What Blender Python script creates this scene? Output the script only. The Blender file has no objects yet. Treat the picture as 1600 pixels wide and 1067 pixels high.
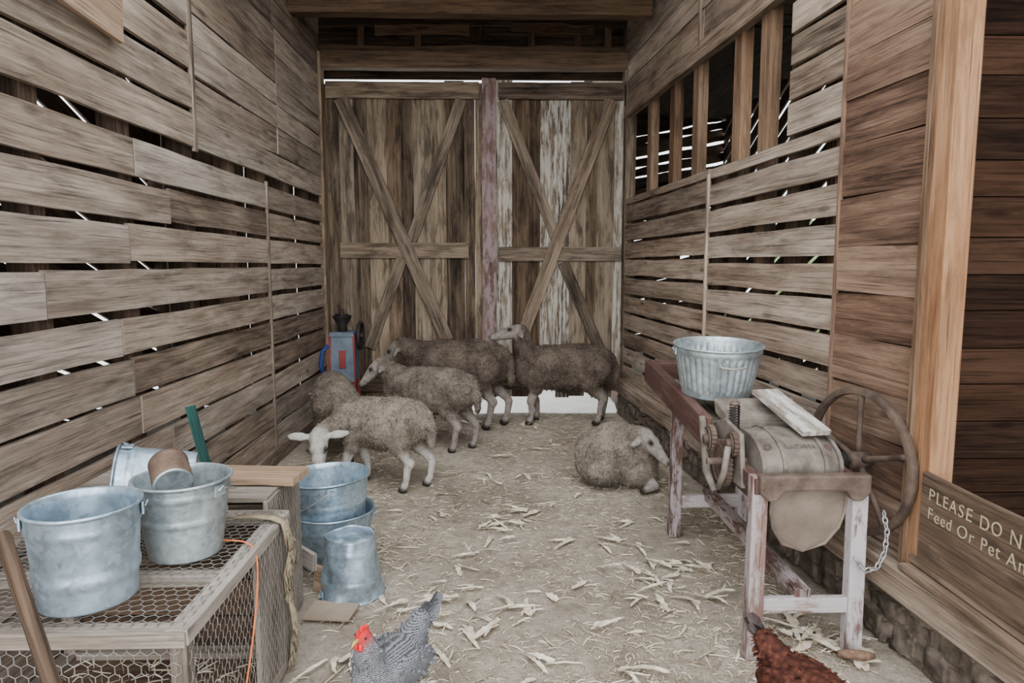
import bpy, bmesh, math, random
from mathutils import Vector, Matrix, noise
import numpy as np
random.seed(11)
R = random.random
def U(a,b): return a+(b-a)*random.random()
COL = bpy.context.scene.collection
V = Vector

def s2l(c):
    c=c/255.0
    return c/12.92 if c<=0.04045 else ((c+0.055)/1.055)**2.4
def rgb(r,g,b): return (s2l(r),s2l(g),s2l(b),1.0)

# ------------------------------------------------------------------ materials
class MT:
    def __init__(s,name):
        s.m=bpy.data.materials.new(name); s.m.use_nodes=True
        s.nt=s.m.node_tree; s.b=s.nt.nodes['Principled BSDF']
    def n(s,t,props=None,**inp):
        nd=s.nt.nodes.new(t)
        for k,v in (props or {}).items(): setattr(nd,k,v)
        for k,v in inp.items():
            key=int(k[1:]) if k[0]=='i' and k[1:].isdigit() else k.replace('_',' ')
            if hasattr(v,'links') and hasattr(v,'node'): s.nt.links.new(v,nd.inputs[key])
            else: nd.inputs[key].default_value=v
        return nd
    def math(s,op,a,b=0.0,clamp=False):
        return s.n('ShaderNodeMath',{'operation':op,'use_clamp':clamp},i0=a,i1=b).outputs[0]
    def mix(s,f,a,b,mode='MIX'):
        return s.n('ShaderNodeMix',{'data_type':'RGBA','blend_type':mode},i0=f,i6=a,i7=b).outputs[2]
    def ramp(s,f,stops):
        nd=s.n('ShaderNodeValToRGB',i0=f); cr=nd.color_ramp
        while len(cr.elements)<len(stops): cr.elements.new(0.5)
        for e,(p,c) in zip(cr.elements,stops): e.position=p; e.color=c if len(c)==4 else (*c,1)
        return nd.outputs[0]
    def out(s,color=None,rough=None,metal=None,bump=None,bs=0.4,bd=0.01,spec=None):
        def put(k,v):
            if v is None: return
            if hasattr(v,'links') and hasattr(v,'node'): s.nt.links.new(v,s.b.inputs[k])
            else: s.b.inputs[k].default_value=v
        put('Base Color',color); put('Roughness',rough); put('Metallic',metal); put('Specular IOR Level',spec)
        if bump is not None:
            bn=s.n('ShaderNodeBump',Strength=bs,Distance=bd,Height=bump)
            s.nt.links.new(bn.outputs[0],s.b.inputs['Normal'])
        return s.m

def BW(a): return (a,a,a,1)
def wood(name,dark,mid,light,ls=1.3,ws=28,rough=0.85,tint=(0.55,0.40,0.28,1),tintamt=0.22,paint=None,pamt=0.5,bs=0.6,stain=0.55,psoft=0.04,pmap=(4,14,1)):
    t=MT(name)
    uv=t.n('ShaderNodeUVMap',{'uv_map':'UVMap'}).outputs[0]
    a=t.n('ShaderNodeMapping',Vector=uv,Scale=(ls,ws,1)).outputs[0]
    A=t.n('ShaderNodeTexNoise',Vector=a,Scale=1.0,Detail=8.0,Roughness=0.74,Distortion=0.9).outputs[0]
    b=t.n('ShaderNodeMapping',Vector=uv,Scale=(1.1,4,1)).outputs[0]
    B=t.n('ShaderNodeTexNoise',Vector=b,Scale=1.0,Detail=4.0,Roughness=0.6).outputs[0]
    at=t.n('ShaderNodeAttribute',{'attribute_name':'rnd'}).outputs[0]
    sp=t.n('ShaderNodeSeparateColor',i0=at)
    f=t.math('MULTIPLY',A,0.95); f=t.math('ADD',f,t.math('MULTIPLY',B,0.55))
    f=t.math('ADD',f,t.math('MULTIPLY',sp.outputs[0],0.28)); f=t.math('SUBTRACT',f,0.37)
    c=t.ramp(f,[(0.25,dark),(0.48,mid),(0.76,light)])
    c=t.mix(t.math('MULTIPLY',sp.outputs[1],tintamt),c,t.mix(1.0,c,(tint[0]*2.2,tint[1]*2.2,tint[2]*2.2,1),'MULTIPLY'))
    k=t.n('ShaderNodeMapping',Vector=uv,Scale=(1.7,6,1)).outputs[0]
    K=t.n('ShaderNodeTexVoronoi',Vector=k,Scale=1.0).outputs[0]
    kk=t.ramp(K,[(0.0,BW(0.2)),(0.07,BW(0.4)),(0.13,BW(1))])
    c=t.mix(0.7,c,kk,'MULTIPLY')
    q=t.n('ShaderNodeMapping',Vector=uv,Scale=(1.3,7,1)).outputs[0]
    Q=t.n('ShaderNodeTexNoise',Vector=q,Scale=1.7,Detail=6.0,Roughness=0.7,Distortion=0.4).outputs[0]
    c=t.mix(stain,c,t.ramp(Q,[(0.38,BW(0.36)),(0.52,BW(1.0)),(0.7,BW(1.12))]),'MULTIPLY')
    w=t.n('ShaderNodeMapping',Vector=uv,Scale=(2.0,110,1)).outputs[0]
    W=t.n('ShaderNodeTexNoise',Vector=w,Scale=1.0,Detail=3.0).outputs[0]
    cr=t.ramp(W,[(0.32,BW(0.30)),(0.43,BW(1))])
    c=t.mix(0.8,c,cr,'MULTIPLY')
    if paint is not None:
        p=t.n('ShaderNodeMapping',Vector=uv,Scale=pmap).outputs[0]
        P=t.n('ShaderNodeTexNoise',Vector=p,Scale=1.0,Detail=8.0,Roughness=0.75).outputs[0]
        pf=t.ramp(P,[(1-pamt-psoft,BW(0)),(1-pamt+psoft,BW(.95))])
        c=t.mix(pf,c,paint)
    h=t.math('ADD',A,t.math('MULTIPLY',W,0.6))
    return t.out(c,rough,0.0,h,bs,0.006,0.2)

def objnoise(t,scale,detail=4.0,rough=0.6,stretch=(1,1,1)):
    o=t.n('ShaderNodeTexCoord').outputs['Object']
    m=t.n('ShaderNodeMapping',Vector=o,Scale=stretch).outputs[0]
    return t.n('ShaderNodeTexNoise',Vector=m,Scale=scale,Detail=detail,Roughness=rough).outputs[0]
def simple(name,a,b,scale=8,rough=0.7,metal=0.0,bs=0.3,bscale=60,spec=0.3):
    t=MT(name); f=objnoise(t,scale,6.0,0.65)
    c=t.ramp(f,[(0.32,a),(0.68,b)])
    return t.out(c,rough,metal,objnoise(t,bscale),bs,0.004,spec)

M_LEFT=wood('weathered_barn_board',rgb(78,66,56),rgb(140,127,114),rgb(188,177,164))
M_RIGHT=wood('weathered_barn_board_right',rgb(76,63,53),rgb(137,122,108),rgb(185,172,158))
M_SIDING=wood('brown_siding',rgb(60,44,36),rgb(115,92,77),rgb(155,132,114),tint=(0.56,0.38,0.27,1),ws=20)
M_DARKRED=wood('dark_brown_stall_siding',rgb(36,25,20),rgb(74,54,42),rgb(104,78,62),tintamt=0.2)
M_DARK=wood('dark_rough_lumber',rgb(38,30,25),rgb(78,64,53),rgb(112,95,80))
M_BEAM=wood('brown_beam_lumber',rgb(46,35,27),rgb(92,74,58),rgb(128,108,88))
M_STUD=wood('tan_brown_stud',rgb(58,43,33),rgb(106,84,66),rgb(142,119,98))
M_POST=wood('orange_pine_post',rgb(98,66,45),rgb(150,109,78),rgb(180,141,108),tintamt=0.1,ws=18,stain=.5)
M_DOOR=wood('door_plank',rgb(42,33,27),rgb(96,83,69),rgb(148,134,116),ls=0.9,ws=22,tintamt=0.35,stain=.95)
M_DOORW=wood('door_plank_peeling_white',rgb(42,34,28),rgb(96,84,71),rgb(148,136,120),paint=rgb(182,178,168),pamt=0.50,stain=.8,psoft=.05,pmap=(3,26,1))
M_BRACE=wood('door_brace',rgb(50,40,33),rgb(104,91,78),rgb(148,135,119),stain=.85)
M_PINK=wood('chipped_red_lilac_post',rgb(84,64,59),rgb(122,102,96),rgb(150,134,128),paint=rgb(146,128,129),pamt=0.50,stain=.6)
M_GREYW=wood('grey_crate_wood',rgb(78,71,64),rgb(130,121,111),rgb(170,162,153),tintamt=0.12)
M_TAN=wood('tan_plank',rgb(112,90,72),rgb(164,140,117),rgb(190,168,146),tintamt=0.1,stain=.3)
M_LEDGE=wood('ledge_timber',rgb(78,62,50),rgb(124,106,90),rgb(158,140,123),tintamt=0.1)
M_WHITEP=wood('worn_white_paint_wood',rgb(92,74,66),rgb(132,112,104),rgb(162,144,137),paint=rgb(182,175,177),pamt=0.56,tintamt=0.1)
M_PINKP=wood('greyish_pink_worn_paint_wood',rgb(72,52,46),rgb(108,84,77),rgb(140,118,111),paint=rgb(156,146,146),pamt=0.50,tintamt=0.1)
M_WHITEPL=wood('worn_white_plank',rgb(120,106,95),rgb(154,142,131),rgb(182,173,162),paint=rgb(196,194,190),pamt=0.5,tintamt=0.1)
M_REDW=wood('dull_dark_red_brown_wood',rgb(52,39,35),rgb(90,70,64),rgb(126,106,98),paint=rgb(80,55,50),pamt=0.50,tintamt=0.1)
M_TEAL=wood('teal_painted_wood',rgb(30,54,52),rgb(48,90,86),rgb(72,118,112),tintamt=0.0)
M_SIGN=wood('sign_board',rgb(62,50,41),rgb(108,91,77),rgb(138,120,104),tintamt=0.1)
M_HANDLE=wood('tool_handle_wood',rgb(52,41,33),rgb(94,76,62),rgb(124,104,88),tintamt=0.1)

def galv(name,tintc=(0.30,0.385,0.46),rough=0.42):
    t=MT(name)
    o=t.n('ShaderNodeTexCoord').outputs['Object']
    vr=t.n('ShaderNodeTexVoronoi',Vector=o,Scale=60.0)
    n2=t.n('ShaderNodeTexNoise',Vector=o,Scale=7.0,Detail=6.0,Roughness=0.65).outputs[0]
    sc=t.n('ShaderNodeSeparateColor',i0=vr.outputs[1]).outputs[0]
    f=t.math('ADD',t.math('MULTIPLY',sc,0.16),t.math('MULTIPLY',n2,0.95))
    a=tuple(x*0.58 for x in tintc)+(1,); b=tuple(min(1,x*1.45) for x in tintc)+(1,)
    c=t.ramp(f,[(0.35,a),(0.78,b)])
    r=t.math('ADD',t.math('MULTIPLY',n2,0.3),rough-0.17)
    return t.out(c,r,0.7,n2,0.15,0.01,0.4)
M_GALV=galv('galvanized_steel',(0.38,0.49,0.58))
M_GALV2=galv('dusty_galvanized_steel',(0.40,0.455,0.48),0.5)
M_WIRE=simple('galvanized_wire',rgb(120,118,112),rgb(172,170,164),20,0.5,0.4)
M_RUST=simple('rusty_brown_tin',rgb(80,64,54),rgb(122,102,88),14,0.8,0.15)
M_WHEEL=simple('dark_rusty_wheel_iron',rgb(56,45,39),rgb(98,82,71),11,0.8,0.1)
M_IRON=simple('dusty_cast_iron',rgb(76,69,63),rgb(136,127,117),9,0.75,0.1)
M_IRONR=simple('rust_brown_cast_iron',rgb(66,54,47),rgb(118,101,90),9,0.75,0.1)
M_SPOUT=simple('brown_rusted_sheet_metal',rgb(100,87,77),rgb(144,130,117),5,0.7,0.1)
M_STEEL=simple('bright_chain_steel',rgb(150,152,155),rgb(200,202,205),30,0.35,0.6)
M_BLUEP=simple('faded_blue_paint',rgb(66,78,92),rgb(104,114,126),7,0.6)
M_REDP=simple('red_paint',rgb(98,38,38),rgb(132,56,52),7,0.6)
M_BLUE2=simple('bright_blue_paint',rgb(26,44,90),rgb(40,58,112),7,0.6)
M_BLACK=simple('blackened_iron',rgb(26,24,24),rgb(54,50,48),10,0.6,0.2)
M_BURLAP=simple('burlap',rgb(120,107,86),rgb(162,149,125),25,0.95,0.0,0.8,220)
M_ORANGE=simple('orange_cord',rgb(200,100,50),rgb(225,130,80),25,0.7)
M_STONE=simple('field_stone',rgb(58,50,43),rgb(118,107,95),12,0.95,0,1.0,28)
M_LETTER=simple('cream_hand_lettering',rgb(156,143,113),rgb(192,179,146),40,0.8)
M_EYE=simple('dark_eye',rgb(14,11,9),rgb(22,18,14),5,0.15,0,0.0,5,0.6)
M_COMB=simple('red_comb',rgb(190,28,34),rgb(222,48,52),20,0.55)
M_BEAK=simple('horn_beak',rgb(150,120,70),rgb(190,160,100),20,0.5)
M_HORNY=simple('yellow_leg_scale',rgb(150,120,60),rgb(185,155,90),30,0.6)
M_CARD=simple('cardboard_scrap',rgb(134,118,101),rgb(160,145,128),6,0.9)
M_COB=simple('brown_cob',rgb(96,72,58),rgb(140,114,95),60,0.9,0,0.8,120)
M_LEAFY=simple('pale_green_foliage',rgb(70,95,50),rgb(150,175,120),3,0.9,0,1.0,8)

t=MT('dirt_floor')
n1=objnoise(t,1.3,6.0,0.65); n2=objnoise(t,14,8.0,0.7); n3=objnoise(t,90,4.0,0.7)
f=t.math('ADD',t.math('MULTIPLY',n1,0.6),t.math('MULTIPLY',n2,0.4))
c=t.ramp(f,[(0.36,rgb(122,110,96)),(0.5,rgb(164,153,138)),(0.64,rgb(194,185,170))])
c=t.mix(0.6,c,t.ramp(n3,[(0.3,BW(0.55)),(0.6,BW(1.1))]),'MULTIPLY')
M_DIRT=t.out(c,0.95,0,t.math('ADD',n2,t.math('MULTIPLY',n3,0.5)),0.9,0.02,0.15)
M_OUT=simple('pale_gravel',rgb(210,208,200),rgb(236,234,228),3,0.95)
t=MT('straw')
at=t.n('ShaderNodeAttribute',{'attribute_name':'rnd'}).outputs[0]
sp=t.n('ShaderNodeSeparateColor',i0=at)
M_STRAW=t.out(t.ramp(sp.outputs[0],[(0,rgb(130,116,96)),(0.5,rgb(184,170,147)),(1,rgb(224,214,192))]),0.8,0,spec=0.2)
t=MT('dry_corn_husk')
o=t.n('ShaderNodeTexCoord').outputs['Object']
nn=t.n('ShaderNodeTexNoise',Vector=o,Scale=25.0,Detail=4.0).outputs[0]
M_HUSK=t.out(t.ramp(nn,[(0.3,rgb(164,149,124)),(0.5,rgb(204,192,169)),(0.7,rgb(226,218,200))]),0.8,0,nn,0.5,0.004,0.15)

def woolmat(name,a,b,skin):
    t=MT(name)
    at=t.n('ShaderNodeAttribute',{'attribute_name':'tag'}).outputs[0]
    sp=t.n('ShaderNodeSeparateColor',i0=at)
    n1=objnoise(t,5,5.0,0.75); n2=objnoise(t,80,5.0,0.75); n3=objnoise(t,24,4.0,0.75)
    f=t.math('ADD',t.math('MULTIPLY',n1,0.6),t.math('MULTIPLY',n2,0.4))
    w=t.ramp(f,[(0.40,a),(0.60,b)])
    w=t.mix(0.85,w,t.ramp(n3,[(0.33,BW(0.40)),(0.45,BW(1.0))]),'MULTIPLY')
    sk=t.ramp(n3,[(0.34,tuple(x*0.55 for x in skin[:3])+(1,)),(0.54,skin)])
    c=t.mix(sp.outputs[0],sk,w); c=t.mix(sp.outputs[2],c,rgb(46,39,34))
    return t.out(c,0.95,0,n2,0.9,0.010,0.1)
M_WOOL1=woolmat('grey_wool',rgb(94,85,75),rgb(160,150,136),rgb(200,195,188))
M_WOOL1B=woolmat('grey_wool_mid_face',rgb(92,83,74),rgb(156,146,133),rgb(172,164,156))
M_WOOL2=woolmat('grey_brown_wool',rgb(80,72,64),rgb(142,131,118),rgb(152,143,135))
M_WOOL3=woolmat('dark_brown_wool',rgb(66,58,51),rgb(118,106,94),rgb(148,139,131))

t=MT('barred_feathers')
o=t.n('ShaderNodeTexCoord').outputs['Object']
wv=t.n('ShaderNodeTexWave',{'wave_type':'BANDS','bands_direction':'Z'},Vector=o,Scale=58.0,Distortion=7.0,Detail=3.0,Detail_Scale=9.0).outputs[1]
at=t.n('ShaderNodeAttribute',{'attribute_name':'tag'}).outputs[0]
sp=t.n('ShaderNodeSeparateColor',i0=at)
c=t.ramp(wv,[(0.40,rgb(46,47,52)),(0.70,rgb(148,150,154))])
c=t.mix(sp.outputs[1],c,rgb(198,38,42))
M_BARRED=t.out(c,0.8,0,wv,0.4,0.004,0.2)
t=MT('russet_feathers')
o=t.n('ShaderNodeTexCoord').outputs['Object']
vv=t.n('ShaderNodeTexVoronoi',Vector=o,Scale=45.0).outputs[0]
c=t.ramp(vv,[(0.0,rgb(98,58,44)),(0.5,rgb(70,39,31)),(1.0,rgb(38,21,17))])
at=t.n('ShaderNodeAttribute',{'attribute_name':'tag'}).outputs[0]
sp=t.n('ShaderNodeSeparateColor',i0=at)
c=t.mix(sp.outputs[1],c,rgb(198,38,42))
M_RUSSET=t.out(c,0.85,0,vv,0.5,0.006,0.15)
M_BLACKF=simple('black_tail_feather',rgb(26,22,24),rgb(66,54,52),30,0.5)

# ------------------------------------------------------------------ mesh builder
class MB:
    def __init__(s): s.v=[];s.f=[];s.uv=[];s.c=[];s.mi=[];s.sm=[]
    def add(s,vs,fs,uvs,rnd=None,mi=0,sm=False):
        o=len(s.v); s.v+= [tuple(x) for x in vs]
        rnd=rnd or (R(),R(),R(),1)
        for f,u in zip(fs,uvs):
            s.f.append([o+i for i in f]); s.uv.append(u); s.c.append(rnd); s.mi.append(mi); s.sm.append(sm)
    def box(s,c,L,W,T,seg=1,wob=0.0,mi=0,rnd=None,taper=None):
        c=V(c);L=V(L);W=V(W);T=V(T); ll=L.length; wl=W.length; tl=T.length
        vs=[];a=R()*20;b=R()*20
        for i in range(seg+1):
            f=i/seg-0.5
            j1=U(-wob,wob)/max(wl,1e-6);j2=U(-wob,wob)/max(wl,1e-6)
            k=1.0 if taper is None else 1+(taper-1)*(i/seg)
            for (w,tt,j) in((-.5,-.5,j1),(.5,-.5,j2),(.5,.5,j2),(-.5,.5,j1)):
                vs.append(c+L*f+W*(w*k+j)+T*tt*k)
        fs=[];uv=[]
        per=[0,wl,wl+tl,2*wl+tl,2*wl+2*tl]
        for i in range(seg):
            u0=a+ll*i/seg;u1=a+ll*(i+1)/seg
            for k in range(4):
                k2=(k+1)%4
                fs.append([i*4+k,i*4+k2,(i+1)*4+k2,(i+1)*4+k]); v0=b+per[k];v1=b+per[k+1]
                uv.append([(u0,v0),(u0,v1),(u1,v1),(u1,v0)])
        fs.append([3,2,1,0]);uv.append([(a,b+tl),(a+.02,b+tl),(a+.02,b),(a,b)])
        e=seg*4
        fs.append([e,e+1,e+2,e+3]);uv.append([(a,b),(a+.02,b),(a+.02,b+tl),(a,b+tl)])
        s.add(vs,fs,uv,rnd,mi)
    def beam(s,p0,p1,w,t,up=(0,0,1),seg=1,wob=0,mi=0,rnd=None):
        p0=V(p0);p1=V(p1);L=p1-p0;d=L.normalized();up=V(up)
        T=d.cross(up); T.normalize(); W=T.cross(d).normalized()
        s.box((p0+p1)/2,L,W*w,T*t,seg,wob,mi,rnd)
    def tube(s,pts,r,n=8,closed=False,mi=0,caps=True,sm=True,rnd=None):
        pts=[V(p) for p in pts]; N=len(pts)
        rs=r if isinstance(r,(list,tuple)) else [r]*N
        vs=[];fs=[];uv=[]; prev=None; a=R()*9
        lens=[0]
        for i in range(1,N): lens.append(lens[-1]+(pts[i]-pts[i-1]).length)
        for i,p in enumerate(pts):
            if closed: tg=pts[(i+1)%N]-pts[i-1]
            else: tg=pts[min(i+1,N-1)]-pts[max(i-1,0)]
            tg.normalize()
            if prev is None:
                q=V((0,0,1)) if abs(tg.z)<0.9 else V((1,0,0))
                x=tg.cross(q).normalized()
            else:
                x=prev-tg*prev.dot(tg); x.normalize()
            prev=x.copy(); y=tg.cross(x)
            for k in range(n):
                an=2*math.pi*k/n
                vs.append(p+(x*math.cos(an)+y*math.sin(an))*rs[i])
        M=N if closed else N-1
        for i in range(M):
            j=(i+1)%N
            for k in range(n):
                k2=(k+1)%n
                fs.append([i*n+k,i*n+k2,j*n+k2,j*n+k])
                v0=k*6.28*rs[i]/n; v1=(k+1)*6.28*rs[i]/n
                u0=a+lens[i];u1=a+(lens[i+1] if i+1<N else lens[i]+.01)
                uv.append([(u0,v0),(u0,v1),(u1,v1),(u1,v0)])
        if caps and not closed:
            fs.append(list(range(n))[::-1]);uv.append([(0,0)]*n)
            fs.append([(N-1)*n+k for k in range(n)]);uv.append([(0,0)]*n)
        s.add(vs,fs,uv,rnd,mi,sm)
    def lathe(s,prof,mat=None,n=48,mi=0,deform=None,sm=True):
        mat=mat or Matrix.Identity(4); vs=[];fs=[];uv=[]
        for (r,z) in prof:
            for k in range(n):
                a=2*math.pi*k/n; p=V((r*math.cos(a),r*math.sin(a),z))
                if deform: p=deform(p,a,z)
                vs.append(mat@p)
        for i in range(len(prof)-1):
            for k in range(n):
                k2=(k+1)%n
                fs.append([i*n+k,i*n+k2,(i+1)*n+k2,(i+1)*n+k])
                uv.append([(k/n,i*.02),((k+1)/n,i*.02),((k+1)/n,i*.02+.02),(k/n,i*.02+.02)])
        s.add(vs,fs,uv,None,mi,sm)
    def prism(s,pts,ext,mi=0,rnd=None,sm=False):
        pts=[V(p) for p in pts];ext=V(ext);n=len(pts)
        vs=pts+[p+ext for p in pts]
        def q(p): return (p.x+p.y*.7,p.z+p.y*.3)
        fs=[list(range(n))[::-1],[n+i for i in range(n)]]
        uv=[[q(vs[i]) for i in fs[0]],[q(vs[i]) for i in fs[1]]]
        for i in range(n):
            j=(i+1)%n; fs.append([i,j,n+j,n+i]); uv.append([q(vs[k]) for k in fs[-1]])
        s.add(vs,fs,uv,rnd,mi,False)
    def build(s,name,mats,parent=None,origin=(0,0,0),bevel=0,matrix=None):
        me=bpy.data.meshes.new(name); o=V(origin)
        me.from_pydata([(x-o.x,y-o.y,z-o.z) for x,y,z in s.v],[],s.f)
        if not isinstance(mats,(list,tuple)): mats=[mats]
        for m in mats: me.materials.append(m)
        me.polygons.foreach_set('material_index',s.mi)
        me.polygons.foreach_set('use_smooth',s.sm)
        ul=me.uv_layers.new(name='UVMap')
        fl=[c for f in s.uv for p in f for c in p]; ul.data.foreach_set('uv',fl)
        at=me.attributes.new('rnd','FLOAT_COLOR','FACE')
        at.data.foreach_set('color',[x for c in s.c for x in c])
        me.update()
        ob=bpy.data.objects.new(name,me); COL.objects.link(ob)
        if parent is not None: ob.parent=parent
        else: ob.location=o
        if matrix is not None: ob.matrix_world=matrix
        if bevel:
            md=ob.modifiers.new('b','BEVEL'); md.width=bevel; md.segments=2; md.limit_method='ANGLE'; md.angle_limit=math.radians(40)
        return ob
def empty(name,loc,matrix=None):
    e=bpy.data.objects.new(name,None); COL.objects.link(e); e.location=loc; e.empty_display_size=0.1
    if matrix is not None: e.matrix_world=matrix
    return e
def top(o,label,cat,group=None):
    o['label']=label;o['category']=cat
    if group:o['group']=group
    return o
def struct(o,label=None):
    o['kind']='structure'
    if label:o['label']=label
    return o

# ------------------------------------------------------------------ setting
def rwx(y): return 1.60-0.079*(y-2.6)
RN=V((-1,-0.079,0)).normalized()

def rows(mb,pfun,y0,y1,z0,z1,bw,gap,th=0.024,joints=(),jit=0.3,seglen=0.3,wob=0.004,mi=0,vary=0.012):
    z=z0
    while z<z1-0.03:
        w=bw+U(-vary,vary)
        w=min(w,z1-z) if z1-z<bw*0.8 else w
        ys=[y0]+[j+U(-jit,jit) for j in joints]+[y1]
        for a,b in zip(ys[:-1],ys[1:]):
            dz=U(-0.006,0.006); p0=pfun(a+0.004);p1=pfun(b-0.004)
            off=U(-0.004,0.004)
            P0=V((p0[0],p0[1],z+w/2-dz));P1=V((p1[0],p1[1],z+w/2+dz))
            d=(P1-P0).normalized(); n=V((d.y,-d.x,0)).normalized()
            seg=max(1,int((P1-P0).length/seglen))
            mb.box((P0+P1)/2+n*off,P1-P0,V((0,0,1))*w,n*th,seg,wob,mi)
        z+=w+max(0.002,gap+U(-gap*0.3,gap*0.3))

LX=-1.68
mb=MB(); lf=lambda y:(LX-0.012,y)
rows(mb,lf,0.3,5.18,0.10,2.12,0.172,0.034,joints=(2.9,),jit=0.9,wob=.004)
rows(mb,lf,5.19,6.9,0.10,2.12,0.170,0.031,wob=.004)
rows(mb,lf,0.3,3.99,2.15,3.9,0.180,0.033,joints=(),jit=0.0,wob=.004)
rows(mb,lf,4.0,6.9,2.15,3.9,0.182,0.010,joints=(5.5,),jit=0.05,vary=0.03)
for y in (0.6,1.3,2.0,2.65,3.3,3.97,4.6,5.2,5.8,6.4,6.85):
    mb.box((LX-0.075,y,1.95),(0,0,3.9),(0,0.09,0),(0.1,0,0),mi=1)
mb.box((LX+0.001,5.19,1.1),(0,0,2.0),(0,0.022,0),(0.02,0,0),seg=6,wob=.003)
mb.box((LX+0.001,4.0,3.0),(0,0,1.75),(0,0.03,0),(0.02,0,0),seg=6,wob=.003)
mb.box((LX-0.02,3.6,0.055),(0,6.6,0),(0,0,0.11),(0.10,0,0),mi=0,seg=14,wob=.006)
struct(mb.build('wall_left',[M_LEFT,M_DARK]),'slatted wall of weathered grey-brown boards')

def stones(mb,y0,y1,pf,z0,z1,size=0.13):
    z=z0
    while z<z1-0.02:
        y=y0+U(0,.05)
        while y<y1:
            sz=size*U(.6,1.8); h=min(size*U(.7,1.0),z1-z+.03)
            x,yy=pf(y+sz/2)
            bm=bmesh.new(); bmesh.ops.create_icosphere(bm,subdivisions=4,radius=1.0)
            sd=V((R()*50,R()*50,R()*50)); x+=U(-.01,.03)
            vs=[]
            for v in bm.verts:
                p=v.co.copy(); k=1+0.30*noise.noise(p*1.3+sd)+0.20*noise.noise(p*3.5+sd)+.11*noise.noise(p*9+sd)
                p=V((math.copysign(abs(p.x)**.5,p.x),math.copysign(abs(p.y)**.5,p.y),math.copysign(abs(p.z)**.5,p.z)))
                vs.append((x+p.x*.075*k,yy+p.y*sz*.52*k,max(-.02,z+h/2+p.z*h*.54*k)))
            fs=[[v.index for v in f.verts] for f in bm.faces]
            mb.add(vs,fs,[[(0,0)]*3]*len(fs),None,0,True); bm.free()
            y+=sz
        z+=size*.72
mb=MB(); stones(mb,0.4,6.8,lambda y:(rwx(y)+0.01,y),0.0,0.24,0.13)
mb.beam((rwx(.4)+.03,.4,.11),(rwx(6.8)+.03,6.8,.11),.22,.14)
struct(mb.build('wall_footing_right',M_STONE),'field stone footing under timber sill')

mb=MB(); rf=lambda y:(rwx(y)+0.012,y)
rows(mb,rf,4.71,6.9,0.36,2.13,0.139,0.031,vary=.008)
rows(mb,rf,3.15,4.69,0.36,2.13,0.139,0.031,vary=.008)
rows(mb,rf,3.15,3.66,2.16,3.9,0.145,0.029,vary=.008)
rows(mb,rf,3.67,6.9,3.03,3.9,0.19,0.008,joints=(4.9,),jit=.05)
def rbox(y0,y1,z0,z1,th,off=0.0,mi=1,along='z'):
    p0=V((rwx(y0),y0,0));p1=V((rwx(y1),y1,0)); c=(p0+p1)/2+V((0,0,(z0+z1)/2))-RN*(off+th/2)
    L=V((0,0,z1-z0)); W=(p1-p0)
    if along=='z': mb.box(c,L,W,RN*th,seg=3,wob=.003,mi=mi)
    else: mb.box(c,W,L,RN*th,seg=8,wob=.003,mi=mi)
for y in (4.02,4.38,5.09,5.6,6.2):
    rbox(y-.055,y+.055,2.1,3.9,0.07,0.035,mi=2)
    rbox(y-.05,y+.05,0.3,2.1,0.08,0.035,mi=1)
for y in (3.2,4.7): rbox(y-.05,y+.05,0.3,2.1,0.08,0.035)
rbox(3.60,3.70,0.3,3.9,0.08,0.035)
rbox(3.67,6.9,2.90,3.02,0.06,-0.01,0,'y')
rbox(4.69,4.715,0.34,2.1,0.02,-0.015,0)
rbox(4.93,4.95,3.0,3.9,0.02,-0.015,0)
struct(mb.build('wall_right',[M_RIGHT,M_DARK,M_STUD]),'slatted wall with open stud bay above the boards')
mb=MB(); rows(mb,rf,2.54,3.14,0.36,3.9,0.205,0.004,vary=.03,wob=.001)
rbox(3.135,3.15,0.34,3.9,0.02,-0.012,0)
struct(mb.build('wall_right_siding',[M_SIDING,M_DARK]),'tight brown horizontal siding')
mb=MB(); mb.box((1.615,2.47,2.12),(0,0,3.6),(0,0.13,0),(0.09,0,0),seg=5,wob=.002)
struct(mb.build('trim_1',M_POST,bevel=.006),'orange-brown squared door post')
mb=MB(); mb.box((1.568,2.52,2.12),(0,0,3.6),(0,0.03,0),(0.03,0,0),seg=5,wob=.001)
struct(mb.build('trim_2',M_STUD,bevel=.003),'post edge moulding')
mb=MB()
mb.beam((rwx(0.3)-.03,0.3,0.29),(rwx(6.9)+.02,6.9,0.29),0.13,0.16,seg=14,wob=.004)
struct(mb.build('trim_3',M_RIGHT,bevel=.008),'weathered timber sill on stone')
mb=MB()
mb.box((1.60,1.42,0.37),(0,2.1,0),(0.17,0,0),(0,0,0.022),seg=6,wob=.002)
mb.box((1.61,1.42,0.40),(0,2.1,0),(0.11,0,0),(0,0,0.03),seg=6,wob=.002)
struct(mb.build('trim_4',M_LEDGE,bevel=.005),'worn stepped timber ledge')
mb=MB()
z=0.0
while z<3.9:
    w=U(.17,.2); mb.box((2.85,3.32,z+w/2),(2.5,0,0),(0,0,w-.006),(0,.025,0),seg=3); z+=w
mb.box((2.85,3.36,1.95),(2.5,0,0),(0,0,3.9),(0,.02,0))  # unseen backing sheet added to stop light showing through the plank gaps
struct(mb.build('wall_stall',M_DARKRED),'dark brown horizontal plank stall wall')
mb=MB()
def plankwall_y(x,y0,y1,z0,z1,gapf,w=.19,tilt=0.0):
    z=z0
    while z<z1:
        ww=w*U(.9,1.1); mb.box((x,(y0+y1)/2,z+ww/2),(0,y1-y0,-tilt*(y1-y0)),(0,0,ww),(.025,0,0),seg=8,wob=.005); z+=ww+gapf()
plankwall_y(-3.6,0.2,8.4,-1.6,5.5,lambda: U(.02,.05) if R()<.42 else .002,tilt=.42)
struct(mb.build('wall_outer_left',M_DARK),'gapped outer barn wall')
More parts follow.
